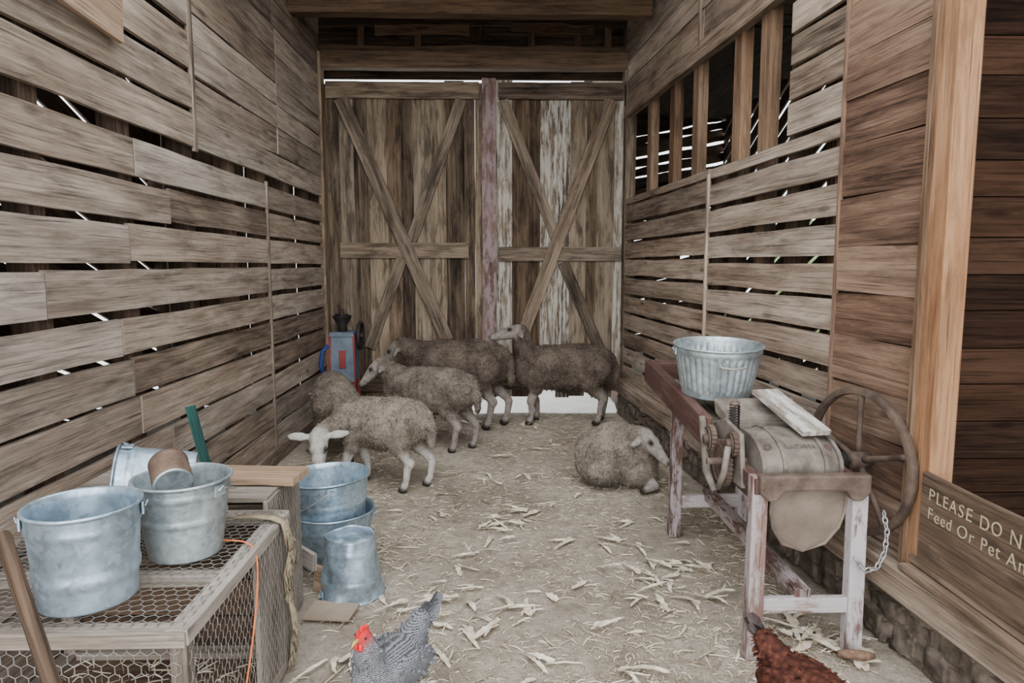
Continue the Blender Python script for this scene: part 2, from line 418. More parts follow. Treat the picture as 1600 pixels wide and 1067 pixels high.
mb=MB(); plankwall_y(3.9,3.4,12.0,-2.0,6.0,lambda: U(.03,.08) if R()<.7 else .003,tilt=.45)
plankwall_y(3.9,0.2,3.4,0,3.9,lambda: .003)
struct(mb.build('wall_outer_right',M_DARK),'gapped outer barn wall')
mb=MB()
for (xa,xb,yy) in((-3.6,-1.75,7.35),(-3.6,-1.72,.25),(1.9,3.9,.25)):  # the two near walls are unseen, added to keep the side aisles dark
    x=xa
    while x<xb-.02:
        w=min(U(.16,.2),xb-x); g=.02 if (R()<.25 and yy>1) else .002
        mb.box((x+w/2,yy,1.95),(0,0,3.9),(w-g,0,0),(0,.025,0),seg=2); x+=w
z=-.6
while z<4.3:
    w=U(.13,.2); mb.box((2.6,12.0,z+w/2),(2.9,0,U(.50,.60)),(0,0,w),(0,.025,0),seg=10,wob=.022); z+=w+(U(.0,.02) if R()<.45 else -.03)
mb.box((1.3,9.6,1.95),(0,4.9,0),(0,0,3.9),(.03,0,0))
struct(mb.build('wall_aisle_ends',M_DARK),'plank end walls, the unseen near ones added to keep the aisles dark')
mb=MB()
for (a,b) in (((-3.5,1.2,3.2),(-3.5,3.6,.3)),((-3.5,5.6,.4),(-3.5,3.8,3.0)),((3.8,6.2,.4),(3.8,4.4,3.2))):
    mb.beam(a,b,.1,.06,up=(1,0,0))
struct(mb.build('trim_5',M_DARK),'diagonal wall braces')

mb=MB(); y=.2
while y<7.4:
    w=U(.17,.21)
    if y>3.9: mb.box((.15,y+w/2,3.95),(7.6,0,0),(0,w-.004,0),(0,0,.03),seg=4)
    else:  # near passage left open to let skylight in; unseen aisle strips keep gaps dark
        mb.box((-2.7,y+w/2,3.95),(1.9,0,0),(0,w-.004,0),(0,0,.03)); mb.box((2.8,y+w/2,3.95),(2.3,0,0),(0,w-.004,0),(0,0,.03))
    y+=w
mb.box((2.7,9.75,3.95),(0,4.8,0),(3.0,0,0),(0,0,.03))
struct(mb.build('ceiling',M_DARK),'dark plank loft floor, left open over the near passage to admit light')
mb=MB(); mb.box((-.2,6.0,3.635),(3.0,0,0),(0,0,.19),(0,.14,0),seg=6,wob=.004)
struct(mb.build('trim_6',M_BEAM,bevel=.01),'heavy cross beam')
mb=MB(); mb.box((-.2,5.93,3.84),(3.1,0,0),(0,0,.17),(0,.10,0),seg=6,wob=.004)
mb.box((-.2,4.6,3.84),(3.2,0,0),(0,0,.17),(0,.14,0),seg=6,wob=.004)
struct(mb.build('trim_7',M_BEAM,bevel=.01),'ceiling joists')
DY=6.95
mb=MB()
mb.box((-.2,DY-.06,3.43),(3.0,0,0),(0,0,.15),(0,.12,0),seg=8,wob=.005,mi=1)
mb.box((-.2,DY+.02,3.56),(3.0,0,0),(0,0,.07),(0,.03,0),seg=8,wob=.012)
mb.box((-.2,DY+.02,3.84),(3.0,0,0),(0,0,.14),(0,.03,0),seg=8,wob=.015)
for x in (-1.3,-.75,-.15,.35,.8,1.1): mb.box((x,DY+.06,3.7),(0,0,.5),(.06,0,0),(0,.06,0),mi=1)
mb.box((-.7,DY-.02,3.73),(.9,0,.02),(0,0,.09),(0,.03,0),seg=5,wob=.012,mi=1)
mb.box((.55,DY-.02,3.75),(.8,0,-.02),(0,0,.08),(0,.03,0),seg=5,wob=.012,mi=1)
mb.box((-.2,DY+.3,3.7),(3.4,0,0),(0,0,.7),(0,.03,0))  # dark backing board added behind the gaps to shut out daylight
struct(mb.build('wall_back',[M_DARK,M_BEAM]),'rough header and dark boards above the doors')
mb=MB()
mb.box((-1.70,DY-.06,1.75),(0,0,3.5),(.09,0,0),(0,.14,0),seg=6,wob=.004)
struct(mb.build('trim_8',M_DOOR,bevel=.006),'door jamb')
mb=MB()
mb.box((1.31,DY-.06,1.75),(0,0,3.5),(.10,0,0),(0,.14,0),seg=6,wob=.004)
struct(mb.build('trim_9',M_DOOR,bevel=.006),'door jamb')
mb=MB()
mb.box((-.065,DY-.02,1.72),(0,0,3.12),(.14,0,0),(0,.07,0),seg=8,wob=.003)
struct(mb.build('trim_10',M_PINK,bevel=.004),'faded chipped red-lilac meeting post between doors')

def door(name,x0,x1,whitef,parts,label,zb):
    e=empty(name,(x0,DY,0)); struct(e,label)
    mb=MB(); x=x0; k=0
    while x<x1-.03:
        w=min(U(.11,.19),x1-x); z0=zb+U(-.045,.055); z1=3.26+U(-.03,.02)
        g=.008 if R()<.25 else -.006
        mi=1 if whitef(x+w/2) else 0; k+=1
        mb.box((x+w/2,DY+.02+.004*(k%2),(z0+z1)/2),(0,0,z1-z0),(w-g,0,0),(0,.025,0),seg=8,wob=.001,mi=mi)
        x+=w
    mb.build('door_planks',[M_DOOR,M_DOORW],e,(x0,DY,0))
    for (nm,p0,p1,w,dy) in parts:
        mb=MB(); mb.beam((p0[0],DY-.01-dy,p0[1]),(p1[0],DY-.01-dy,p1[1]),w,.03,up=(0,0,1) if abs(p1[1]-p0[1])<.1 else (1,0,0),seg=6,wob=.003)
        mb.build(nm,M_BRACE,e,(x0,DY,0),bevel=.003)
door('door_1',-1.67,-.12,lambda x:False,[
 ('door_rail',(-1.64,3.17),(-.16,3.17),.16,0),('door_rail',(-1.54,1.635),(-.27,1.635),.15,0),('door_rail',(-1.64,.30),(-.16,.30),.16,0),
 ('door_brace',(-1.49,3.09),(-.49,.74),.13,.03),('door_brace',(-.33,3.09),(-.84,1.72),.11,0),('door_brace',(-.93,1.56),(-1.27,.66),.11,0)],
 'weathered plank barn door with diagonal cross braces',.16)
door('door_2',-.02,1.275,lambda x:.40<x<.80 or x>1.12 or -.02<x<.1,[
 ('door_rail',(.03,3.17),(1.25,3.17),.16,0),('door_rail',(.03,1.60),(1.25,1.60),.14,0),('door_rail',(.03,.31),(1.25,.31),.16,0),
 ('door_brace',(1.12,3.09),(.26,.78),.13,.03),('door_brace',(.07,3.08),(.63,1.68),.11,0),('door_brace',(.67,1.52),(1.06,.62),.11,0)],
 'weathered plank barn door with peeling white paint',.17)

def fh(x,y): return 0.012*noise.noise(V((x*1.6,y*1.6,3)))+0.005*noise.noise(V((x*7,y*7,1)))-0.006
mb=MB(); nx,ny=90,150
vs=[];fs=[];uv=[]
for j in range(ny+1):
    for i in range(nx+1):
        x=-3.7+7.8*i/nx; y=-0.6+7.5*j/ny; vs.append((x,y,fh(x,y)))
for j in range(ny):
    for i in range(nx):
        a=j*(nx+1)+i; fs.append([a,a+1,a+nx+2,a+nx+1]); uv.append([(0,0)]*4)
mb.add(vs,fs,uv,None,0,True); struct(mb.build('floor',M_DIRT),'tan dirt floor littered with straw')
mb=MB(); mb.box((0,0,-.052),(120,0,0),(0,120,0),(0,0,.05)); struct(mb.build('ground_outside',M_OUT),'pale gravel yard outside')

mb=MB()
bm=bmesh.new(); bmesh.ops.create_grid(bm,x_segments=80,y_segments=16,size=.5)
vs=[(6.5+1.2*noise.noise(V((v.co.x*9,v.co.y*3,0)))+.3*noise.noise(V((v.co.x*60,v.co.y*9,4))),8+v.co.x*16,1.1+v.co.y*2.4+.2*noise.noise(V((v.co.x*50,v.co.y*9,8)))) for v in bm.verts]
fs=[[v.index for v in f.verts] for f in bm.faces]; mb.add(vs,fs,[[(0,0)]*4]*len(fs),None,0,True); bm.free()
o=mb.build('hedge',M_LEAFY); o['kind']='stuff'; top(o,'pale green leafy hedge outside the barn wall','hedge')

mb=MB()
def blade(x,y,L,w,mb,zoff=0):
    a=U(0,math.tau); d=V((math.cos(a),math.sin(a),0)); n=V((-d.y,d.x,0)); z=fh(x,y)+zoff+U(.002,.008)
    p=V((x,y,z)); c=U(-.2,.2); lift=U(0,.006)
    pts=[p-d*L/2, p+n*c*L*.3+V((0,0,lift)), p+d*L/2]
    vs=[]
    for q,k in zip(pts,(.5,1,.3)): vs+=[q-n*w*k/2,q+n*w*k/2+V((0,0,.002))]
    mb.add(vs,[[0,2,3,1],[2,4,5,3]],[[(0,0)]*4]*2)
for i in range(36000):
    x=U(-1.58,1.4);y=1.6+5.25*R()**1.25
    if x>rwx(y)-.14: continue
    dn=.5+.5*noise.noise(V((x*1.8,y*1.8,9)))*2.4
    if abs(x+.1)<.6 and R()<.2: continue
    if R()>dn+.2: continue
    q=R()
    if q<.02: blade(x,y,U(.06,.14),U(.005,.012),mb)
    elif q<.13: blade(x,y,U(.04,.09),U(.003,.007),mb)
    else: blade(x,y,U(.010,.045),U(.0015,.0042),mb)
o=mb.build('straw_litter',M_STRAW); o['kind']='stuff'; top(o,'scattered chopped straw and chaff on dirt floor','straw')

def husk_mesh(k):
    mb=MB(); n=(1,1,2,2,3,1,2,2,3,1,2,1,1)[k]
    base=U(-.3,.3)
    for j in range(n):
        L=U(.06,.18); w=U(.009,.036); ang=base+U(-.45,.45); d=V((math.cos(ang),math.sin(ang),0)); nn=V((-d.y,d.x,0))
        off=V((U(-.04,.01),U(-.012,.012),0)); ph=U(0,3)
        curl=U(.0,.010); sw=U(-.06,.06); seg=9; vs=[];fs=[];uv=[]
        for i in range(seg+1):
            f=i/seg; p=off+d*L*f+nn*(sw*f*f+U(-.002,.002))+V((0,0,.004+j*.003+curl*math.sin(f*math.pi)*.7+U(0,.003)))
            ww=w*math.sin(math.pi*min(1,f*.7+.25))**.45*U(.6,1.2)
            tw=.6*math.sin(f*4+ph)
            vs+=[p-nn*ww/2+V((0,0,.12*ww+tw*ww*.25)),p,p+nn*ww/2+V((0,0,.12*ww-tw*ww*.25))]
        for i in range(seg):
            a=i*3
            for q in(0,1): fs.append([a+q,a+q+1,a+q+4,a+q+3]);uv.append([(0,0)]*4)
        mb.add(vs,fs,uv,None,0,True)
    return mb.build('corn_husk',M_HUSK)
protos=[husk_mesh(k) for k in range(13)]
spots=[(.07,3.86,.28,18),(.82,3.25,.36,26),(-.2,2.9,.42,22),(.14,2.55,.6,10),(-.62,3.8,.35,5),(.3,5.4,.9,12),(-1.35,4.9,.3,6),(1.0,3.9,.3,5),(.85,2.75,.3,8),(-.45,2.5,.3,8),(1.24,2.62,.16,14),(1.34,2.50,.12,12),(1.12,2.35,.15,8),(-.2,4.3,.9,12),(.45,2.9,.8,12),(0,5.9,.9,8)]
cnt=0
for (sx,sy,sr,num) in spots:
    for i in range(num):
        x=random.gauss(sx,sr*.5);y=random.gauss(sy,sr*.5)
        x=max(-1.5,min(rwx(y)-.18,x)); y=max(1.7,min(6.6,y))
        p=protos[cnt%len(protos)]
        if cnt<len(protos): o=p
        else: o=p.copy(); COL.objects.link(o)
        s=U(.55,1.15)
        o.location=(x,y,fh(x,y)+.002+.004*(i%5)); o.rotation_euler=(U(-.05,.05),U(-.05,.05),U(0,6.28)); o.scale=(s,s,s)
        top(o,'curled dry cream-coloured corn husk on dirt floor','corn husk','corn husks on the floor'); cnt+=1

# ------------------------------------------------------------------ creatures
bm=bmesh.new(); bmesh.ops.create_icosphere(bm,subdivisions=3,radius=1.0)
ICO_V=np.array([v.co[:] for v in bm.verts]); ICO_F=np.array([[v.index for v in f.verts] for f in bm.faces]); bm.free()
class Blob:
    def __init__(s): s.p=[]
    def ell(s,c,r,tag,rot=None):
        s.p.append((V(c),V(r) if not isinstance(r,(int,float)) else V((r,r,r)),rot or Matrix.Identity(3),tag))
    def chain(s,pts,tag,sc=(1,1,1)):
        for a,b in zip(pts[:-1],pts[1:]):
            pa=V(a[:3]);pb=V(b[:3]);L=(pb-pa).length; n=max(2,int(L/(min(a[3],b[3])*.4))+1)
            for i in range(n+1):
                f=i/n; r=a[3]+(b[3]-a[3])*f
                s.ell(pa.lerp(pb,f),(r*sc[0],r*sc[1],r*sc[2]),tag)
    def mesh(s,name,voxel,smooth=5,wool=0.0):
        vs=[];fs=[];o=0
        for c,r,rot,tag in s.p:
            m=np.array(rot.to_3x3()); v=(ICO_V*np.array(r))@m.T+np.array(c); vs.append(v); fs.append(ICO_F+o); o+=len(v)
        me=bpy.data.meshes.new('tmp'); me.from_pydata(np.vstack(vs).tolist(),[],np.vstack(fs).tolist())
        ob=bpy.data.objects.new('tmp',me); COL.objects.link(ob)
        md=ob.modifiers.new('r','REMESH'); md.mode='VOXEL'; md.voxel_size=voxel
        sm=ob.modifiers.new('s','SMOOTH'); sm.factor=.5; sm.iterations=smooth
        dg=bpy.context.evaluated_depsgraph_get(); dg.update()
        m2=bpy.data.meshes.new_from_object(ob.evaluated_get(dg)); bpy.data.objects.remove(ob)
        m2.name=name; n=len(m2.vertices)
        co=np.empty(n*3); m2.vertices.foreach_get('co',co); co=co.reshape(-1,3)
        nr=np.empty(n*3); m2.vertices.foreach_get('normal',nr); nr=nr.reshape(-1,3)
        tags=sorted(set(p[3] for p in s.p)); D={t:np.full(n,9.0) for t in tags}
        for c,r,rot,tag in s.p:
            q=(co-np.array(c))@np.array(rot.to_3x3())/np.array(r)
            d=(np.linalg.norm(q,axis=1)-1)*min(r); D[tag]=np.minimum(D[tag],d)
        ws={t:np.exp(-np.clip(D[t],-.05,1)/.006) for t in tags}; tot=sum(ws.values())
        Wt={t:ws[t]/tot for t in tags}
        col=np.zeros((n,4)); col[:,3]=1
        for i,t in enumerate(('w','s','d')):
            if t in Wt: col[:,i]=Wt[t]
        if wool>0:
            sd=V((R()*30,R()*30,R()*30))
            for i in range(n):
                w=col[i,0]
                if w<.05: continue
                p=V(co[i])
                k=noise.noise(p*7+sd)*.9+noise.noise(p*24+sd)*.6+noise.noise(p*60+sd)*.45
                co[i]+=nr[i]*k*wool*w
            m2.vertices.foreach_set('co',co.ravel())
        at=m2.attributes.new('tag','FLOAT_COLOR','POINT'); at.data.foreach_set('color',col.ravel())
        m2.polygons.foreach_set('use_smooth',[True]*len(m2.polygons)); m2.update()
        return m2,co,nr,col
def locks(co,nr,col,n,L,w,name,mat,parent,lo=.6):
    idx=np.where(col[:,0]>lo)[0]; vs=[];fs=[]
    for k in range(n):
        i=int(idx[random.randrange(len(idx))]); p=V(co[i]); nn=V(nr[i])
        d=(nn*.5+V((U(-.6,.6),U(-.6,.6),U(-1.0,.1)))).normalized(); s=d.cross(V((R()-.5,R()-.5,R()-.5))).normalized()
        l=L*U(.5,1.2); ww=w*U(.6,1.3); mid=p+d*l*.55; tip=p+d*l*.85+V((0,0,-l*.35))+s*U(-.3,.3)*l
        o=len(vs); vs+=[p-s*ww-nn*.004,p+s*ww-nn*.004,mid+s*ww*.9,mid-s*ww*.9,tip]
        fs+=[(o,o+1,o+2,o+3),(o+3,o+2,o+4)]
    me=bpy.data.meshes.new(name); me.from_pydata([tuple(v) for v in vs],[],fs); me.materials.append(mat)
    at=me.attributes.new('tag','FLOAT_COLOR','POINT'); at.data.foreach_set('color',[1.0,0,0,1]*len(vs))
    ob=bpy.data.objects.new(name,me); COL.objects.link(ob); ob.parent=parent; ob['kind']='stuff'; return ob
def addmesh(name,me,mat,loc=None,rot=0,parent=None):
    me.materials.clear(); me.materials.append(mat)
    ob=bpy.data.objects.new(name,me); COL.objects.link(ob)
    if parent: ob.parent=parent
    else: ob.location=loc; ob.rotation_euler=(0,0,rot)
    return ob
def head_prims(b,poll,d,side,s,earlen=.068,droop=-.35):
    up=side.cross(d)
    if up.z<0: up=-up
    rot=Matrix((d,side,up)).transposed()
    if rot.determinant()<0: rot=Matrix((d,-side,up)).transposed()
    P=lambda a,c,u: poll+d*a*s+side*c*s+up*u*s
    b.ell(P(.00,0,0),(.070*s,.054*s,.066*s),'s',rot)
    b.ell(P(.05,0,.004),(.065*s,.050*s,.058*s),'s',rot)
    b.ell(P(.10,0,.000),(.065*s,.040*s,.049*s),'s',rot)
    b.ell(P(.15,0,-.005),(.055*s,.034*s,.038*s),'s',rot)
    b.ell(P(.195,0,-.009),(.035*s,.030*s,.031*s),'s',rot)
    b.ell(P(.225,0,-.012),(.016*s,.023*s,.020*s),'s',rot)
    for sg in(-1,1):
        b.ell(P(.234,.013*sg,.002),(.011*s,.010*s,.011*s),'d',rot)
        b.ell(P(.066,.042*sg,.034),(.020*s,.012*s,.014*s),'d',rot)
        e=(side*sg+V((0,0,droop))+d*-.10).normalized(); f=d-e*d.dot(e); f.normalize(); g=e.cross(f)
        r2=Matrix((e,f,g)).transposed()
        c=P(-.005,0,.018)+e*(.040+earlen)*s
        b.ell(c,(earlen*s,.027*s,.013*s),'s',r2)
    b.ell(P(.222,0,-.028),(.014*s,.018*s,.006*s),'d',rot)
    return [P(.068,.049*sg,.039) for sg in(-1,1)]
def sheep(label,loc,hd,s,ln,poll_w,dir_w,side_w,mat,group,legs=(0,0,0,0),tail=True,voxel=.0105,nlocks=6000,hs=1.0,nk=1.0,droop=-.35):
    a=math.radians(hd); Mw=Matrix.Translation(V((loc[0],loc[1],0)))@Matrix.Rotation(a,4,'Z'); inv=Mw.inverted()
    poll=inv@V(poll_w); d=(inv.to_3x3()@V(dir_w)).normalized(); sd=inv.to_3x3()@V(side_w); sd=(sd-d*sd.dot(d)).normalized()
    b=Blob(); x=.26*ln
    S=lambda t:[(p[0]*s,p[1]*s,p[2]*s,p[3]*s) for p in t]
    b.chain(S([(x,0,.462,.146),(x*.55,0,.452,.168),(0,0,.446,.178),(-x*.55,0,.456,.173),(-x,0,.472,.150)]),'w',(1,.96,1.06))
    b.ell((x*1.25*s,0,.44*s),(.115*s,.12*s,.15*s),'w')
    b.ell((-x*1.25*s,0,.475*s),(.115*s,.128*s,.135*s),'w')
    nb=V((x*1.15*s,0,.50*s)); mid=nb.lerp(poll,.5)+V((0,0,.01))
    b.chain([(*nb,.120*s*nk),(*mid,.088*s*nk),(*(poll-d*.035*s),.058*s*nk)],'w')
    up=sd.cross(d); up=-up if up.z<0 else up
    b.ell(poll-d*.035*s+up*.01*s,(.05*s,.05*s,.045*s),'w')
    eyes=head_prims(b,poll,d,sd,s*hs,droop=droop)
    fx=x*1.05; rx=-x*1.02
    for i,sg in enumerate((1,-1)):
        k=legs[i]
        b.chain(S([(fx-.02,.085*sg,.38,.080),(fx-.01,.09*sg,.29,.052)]),'w')
        b.chain(S([(fx-.01,.09*sg,.29,.044),(fx+.015+k*.5,.088*sg,.195,.034),(fx+.002+k*.8,.086*sg,.175,.028),(fx+k,.086*sg,.075,.0215),(fx+.008+k,.086*sg,.055,.027)]),'s')
        b.ell(((fx+.02+k)*s,.086*sg*s,.024*s),(.036*s,.026*s,.026*s),'d')
    for i,sg in enumerate((1,-1)):
        k=legs[2+i]
        b.chain(S([(rx-.01,.085*sg,.45,.118),(rx+.035,.105*sg,.335,.075)]),'w',(1,.8,1))
        b.chain(S([(rx+.035,.105*sg,.335,.070),(rx-.03+k*.3,.10*sg,.265,.047)]),'w',(1,.8,1))
        b.chain(S([(rx-.03+k*.3,.10*sg,.265,.040),(rx-.085+k*.6,.098*sg,.205,.031),(rx-.08+k,.096*sg,.18,.028),(rx-.065+k,.094*sg,.075,.0225),(rx-.055+k,.094*sg,.055,.027)]),'s')
        b.ell(((rx-.04+k)*s,.094*sg*s,.024*s),(.036*s,.027*s,.026*s),'d')
    if tail: b.chain(S([(-x*1.25-.09,0,.53,.034),(-x*1.25-.118,0,.45,.033),(-x*1.25-.12,0,.33,.026)]),'w')
    me,co,nr,col=b.mesh('sheep',voxel*s,3,wool=.0095*s)
    ob=addmesh('sheep',me,mat,(loc[0],loc[1],fh(*loc[:2])),a)
    top(ob,label,'sheep',group)
    finish(ob,co,nr,col,eyes,s,nlocks,mat)
    return ob
def finish(ob,co,nr,col,eyes,s,nlocks,mat):
    for e in eyes:
        mb=MB(); mb.lathe([(.011*s*math.sin(math.pi*i/8)+1e-5,-.011*s*math.cos(math.pi*i/8)) for i in range(9)],Matrix.Translation(e),14); mb.build('eye',M_EYE,ob)
    locks(co,nr,col,nlocks,.014*s,.0024*s,'fleece',mat,ob)
G='sheep in the barn passage'
sheep('grey woolly sheep grazing with pale face turned down',(-.765,4.60),160,.98,.76,(-1.12,4.30,.41),(.06,-.42,-.90),(-1,.0,0),M_WOOL1,G,(.04,-.03,.05,-.04),hs=1.15,nk=.9,droop=.0)
sheep('grey sheep with back turned beside slatted wall',(-1.27,5.36),106,1.03,.82,(-1.43,5.86,.42),(-.2,.5,-.85),(1,.2,0),M_WOOL2,G,(0,0,0,0),nlocks=4500)
sheep('shaggy grey-brown sheep standing with head toward wall',(-.54,5.62),152,1.06,.92,(-.99,5.84,.65),(-.72,-.1,-.68),(.2,-1,0),M_WOOL2,G,(.03,-.03,.04,-.03),hs=.95)
sheep('large dark grey-brown sheep with lowered head near doors',(-.36,6.36),164,1.28,.88,(-.92,6.52,.72),(-.7,.25,-.7),(.1,-1,0),M_WOOL3,G,(.02,-.02,.03,-.05),hs=.9)
sheep('brown-grey sheep standing sideways with head raised by doors',(.64,6.44),180,1.20,.88,(.20,6.40,.88),(-.95,-.1,-.16),(0,-1,0),M_WOOL3,G,(.02,-.04,.03,-.03),nk=.9,hs=.95)
b=Blob()
b.chain([(-.15,0,.21,.19),(-.03,0,.23,.22),(.08,0,.22,.20)],'w',(1,1.05,.98))
b.ell((-.13,0,.14),(.20,.24,.135),'w'); b.ell((.10,-.02,.13),(.17,.21,.125),'w')
b.chain([(.10,-.04,.30,.125),(.13,-.10,.33,.105),(.14,-.13,.345,.080)],'w')
dd=V((.55,-.62,-.52)).normalized(); ss=V((.75,.66,0)); ss=(ss-dd*ss.dot(dd)).normalized()
eyes=head_prims(b,V((.155,-.155,.36)),dd,ss,1.05,.058)
b.chain([(.17,-.14,.07,.05),(.22,-.20,.045,.03),(.15,-.24,.035,.026)],'s'); b.ell((.13,-.245,.028),(.035,.026,.024),'d')
me,co,nr,col=b.mesh('sheep',.0105,3,wool=.010)
ob=addmesh('sheep',me,M_WOOL1B,(.85,4.60,0.0),math.radians(-2)); ob.scale=(.93,.95,.98); top(ob,'fat grey woolly sheep lying curled on dirt floor','sheep',G)
finish(ob,co,nr,col,eyes,1.0,7000,M_WOOL1B)

def feather_fan(name,base,n,L,w,spread,elev,mat,parent):
    mb=MB()
    for i in range(n):
        f=(i/(n-1)-.5); el=elev+U(-.18,.12); a=math.pi+f*spread
        d=V((math.cos(a)*math.cos(el),math.sin(a)*math.cos(el),math.sin(el))); sdv=V((.15*math.sin(a),.25,1 if i%2 else -1)); sdv=(sdv-d*sdv.dot(d)).normalized()
        l=L*(1-abs(f)*.5)*U(.85,1.1); vs=[];fs=[];uv=[]
        for j in range(7):
            g=j/6; p=V(base)+d*l*g+V((-.02*g*g,f*.05*g,-.03*g*g)); ww=w*(.45+.9*g)*(1 if j<6 else .45)
            nn=d.cross(sdv)
            vs+=[p-sdv*ww/2,p+nn*.003,p+sdv*ww/2]
        for j in range(6):
            for q in(0,1): fs.append([j*3+q,j*3+q+1,j*3+q+4,j*3+q+3]);uv.append([(0,0)]*4)
        mb.add(vs,fs,uv,None,0,True)
    return mb.build(name,mat,parent)
def hen(label,loc,hd,mat,tailmat,s=1.0,head=(.125,.36),taill=.16,elev=.75,nplume=900,fanw=.036,spread=.8):
    b=Blob(); hx,headup=head
    b.chain([(-.10,0,.22,.060),(-.03,0,.20,.093),(.05,0,.20,.093),(.09,0,.225,.072)],'w',(1.1,.97,1.0))
    b.chain([(.09,0,.23,.062),((.09+hx)/2+.01,0,(.24+headup)/2,.046),(hx,0,headup-.02,.031)],'w')
    b.chain([(-.09,0,.235,.060),(-.16,0,.29,.038)],'w')
    b.ell((-.02,.08,.215),(.11,.022,.055),'w'); b.ell((-.02,-.08,.215),(.11,.022,.055),'w')
    b.ell((hx+.01,0,headup),(.030,.024,.026),'s')
    b.chain([(-.01,.04,.14,.036),(-.005,.042,.10,.018)],'w'); b.chain([(-.01,-.04,.14,.036),(-.005,-.042,.10,.018)],'w')
    me,co,nr,col=b.mesh('hen',.0065,4,wool=.0025)
    ob=addmesh('hen',me,mat,(loc[0],loc[1],fh(*loc[:2])),math.radians(hd)); ob.scale=(s,s,s); top(ob,label,'chicken')
    h=hx-.125
    mb=MB(); mb.tube([(.155+h,0,headup+.002),(.175+h,0,headup-.003),(.188+h,0,headup-.012)],[.009,.006,.001],8); mb.build('beak',M_BEAK,ob)
    pts=[(.163,-.003,headup+.012),(.160,-.003,headup+.034),(.150,-.003,headup+.026),(.142,-.003,headup+.042),(.130,-.003,headup+.030),(.118,-.003,headup+.038),(.112,-.003,headup+.014)]
    mb=MB(); mb.prism([(p[0]+h,p[1],p[2]) for p in pts],(0,.010,0)); mb.build('comb',M_COMB,ob,bevel=.002)
    for sg in(-1,1):
        mb=MB(); mb.tube([(.155+h,.008*sg,headup-.012),(.157+h,.010*sg,headup-.03),(.154+h,.010*sg,headup-.04)],[.006,.009,.002],8); mb.build('wattle',M_COMB,ob)
        mb=MB(); mb.lathe([(.004*math.sin(math.pi*i/6)+1e-5,-.004*math.cos(math.pi*i/6)) for i in range(7)],Matrix.Translation((.146+h,.022*sg,headup+.006)),10); mb.build('eye',M_EYE,ob)
        mb=MB(); mb.tube([(-.005,.042*sg,.11),(-.012,.042*sg,.06),(-.002,.042*sg,.012)],.006,8)
        for a in(-.5,0,.5): mb.tube([(-.002,.042*sg,.010),(-.002+.045*math.cos(a),.042*sg+.045*math.sin(a),.005)],[.005,.003],6)
        mb.tube([(-.002,.042*sg,.010),(-.03,.042*sg,.005)],[.004,.002],6)
        mb.build('leg',M_HORNY,ob)
    feather_fan('tail_feathers',(-.13,0,.25),13,taill,fanw,spread,elev,tailmat,ob)
    locks(co,nr,col,nplume,.020,.007,'plumage',mat,ob,.8)
    return ob
hen('black and white barred hen with red comb',(-.345,2.15),238,M_BARRED,M_BARRED,.98,(.125,.37),.165,.88,350,.040,1.1)
hen('russet brown hen with black tail feathers bending to feed',(.95,1.99),-62,M_RUSSET,M_BLACKF,.95,(.17,.10),.16,.95,500)

# ------------------------------------------------------------------ buckets
def bucket(name,label,mat4,rt,rb,h,ribs=(.3,.62),mat=M_GALV,bail='side',dent=0.0,flute=0,group=None):
    N=26
    prof=[(.001,.012),(rb-.006,.012),(rb-.004,0.0),(rb,.0)]
    for i in range(N+1):
        f=i/N; r=rb+(rt-rb)*f
        for q in ribs:
            dd=abs(f-q)
            if dd<.035: r+=.005*math.cos(dd/.035*math.pi/2)
        prof.append((r,f*h+.004))
    z=h+.004
    for i in range(7):
        a=-math.pi/2+ math.pi*1.3*i/6; prof.append((rt+.003+.005*math.cos(a),z+.001+.005*math.sin(a)))
    for i in range(N,-1,-2):
        f=i/N; r=rb+(rt-rb)*f-.003; prof.append((r,f*h+.006))
    prof.append((.001,.016))
    sd=V((R()*9,R()*9,R()*9))
    def df(p,a,z):
        k=1.0
        if dent: k+=dent*noise.noise(V((math.cos(a)*1.7,math.sin(a)*1.7,z*9))+sd)
        if flute and .14<z/h<.84:
            k+=.034*abs(math.sin(a*flute/2))-.02
        return V((p.x*k,p.y*k,p.z+(dent*.15*noise.noise(V((math.cos(a),math.sin(a),3))+sd)*h if dent else 0)))
    mb=MB(); mb.lathe(prof,None,36*8 if flute else 64,0,df)
    ob=mb.build(name,mat); ob.matrix_world=mat4; top(ob,label,'bucket',group)
    for sg in(-1,1):
        mb=MB(); mb.box((sg*(rt+.004),0,h-.022),(0,.045,0),(0,0,.035),(.006,0,0)); 
        mb.tube([(sg*(rt+.010),-.012,h-.02),(sg*(rt+.016),0,h-.008),(sg*(rt+.010),.012,h-.02)],.003,6); mb.build('handle_lug',mat,ob,bevel=.002)
    if bail:
        pts=[]
        for i in range(25):
            a=math.pi*i/24; x=(rt+.012)*math.cos(a); y=(rt+.012)*math.sin(a)
            if bail=='side': pts.append((x,y,h-.012-.24*h*math.sin(a)))
            else: pts.append((x,-y*1.02,h-.012-.45*h*math.sin(a)))
        mb=MB(); mb.tube(pts,.0028,8); mb.build('bail_handle',M_WIRE,ob)
    return ob
def TM(x,y,z,rx=0,ry=0,rz=0): 
    return Matrix.Translation((x,y,z))@Matrix.Rotation(math.radians(rz),4,'Z')@Matrix.Rotation(math.radians(ry),4,'Y')@Matrix.Rotation(math.radians(rx),4,'X')
CT=.585
bucket('bucket','large galvanized steel pail on wire cage',TM(-1.115,1.83,CT+.012,rz=25),.138,.120,.255,(.28,.33,.82),dent=.02,bail='side')
bucket('bucket','dusty galvanized pail holding a rusty can',TM(-.985,2.13,CT+.012,rz=-20),.141,.108,.235,(.5,.85),M_GALV2,'side',.015)
bucket('bucket','galvanized pail tipped on its side behind other pails',TM(-1.07,2.41,CT+.135,ry=-84,rz=20),.135,.116,.24,(.35,.8),M_GALV,None,.03)
mb=MB(); r=.055
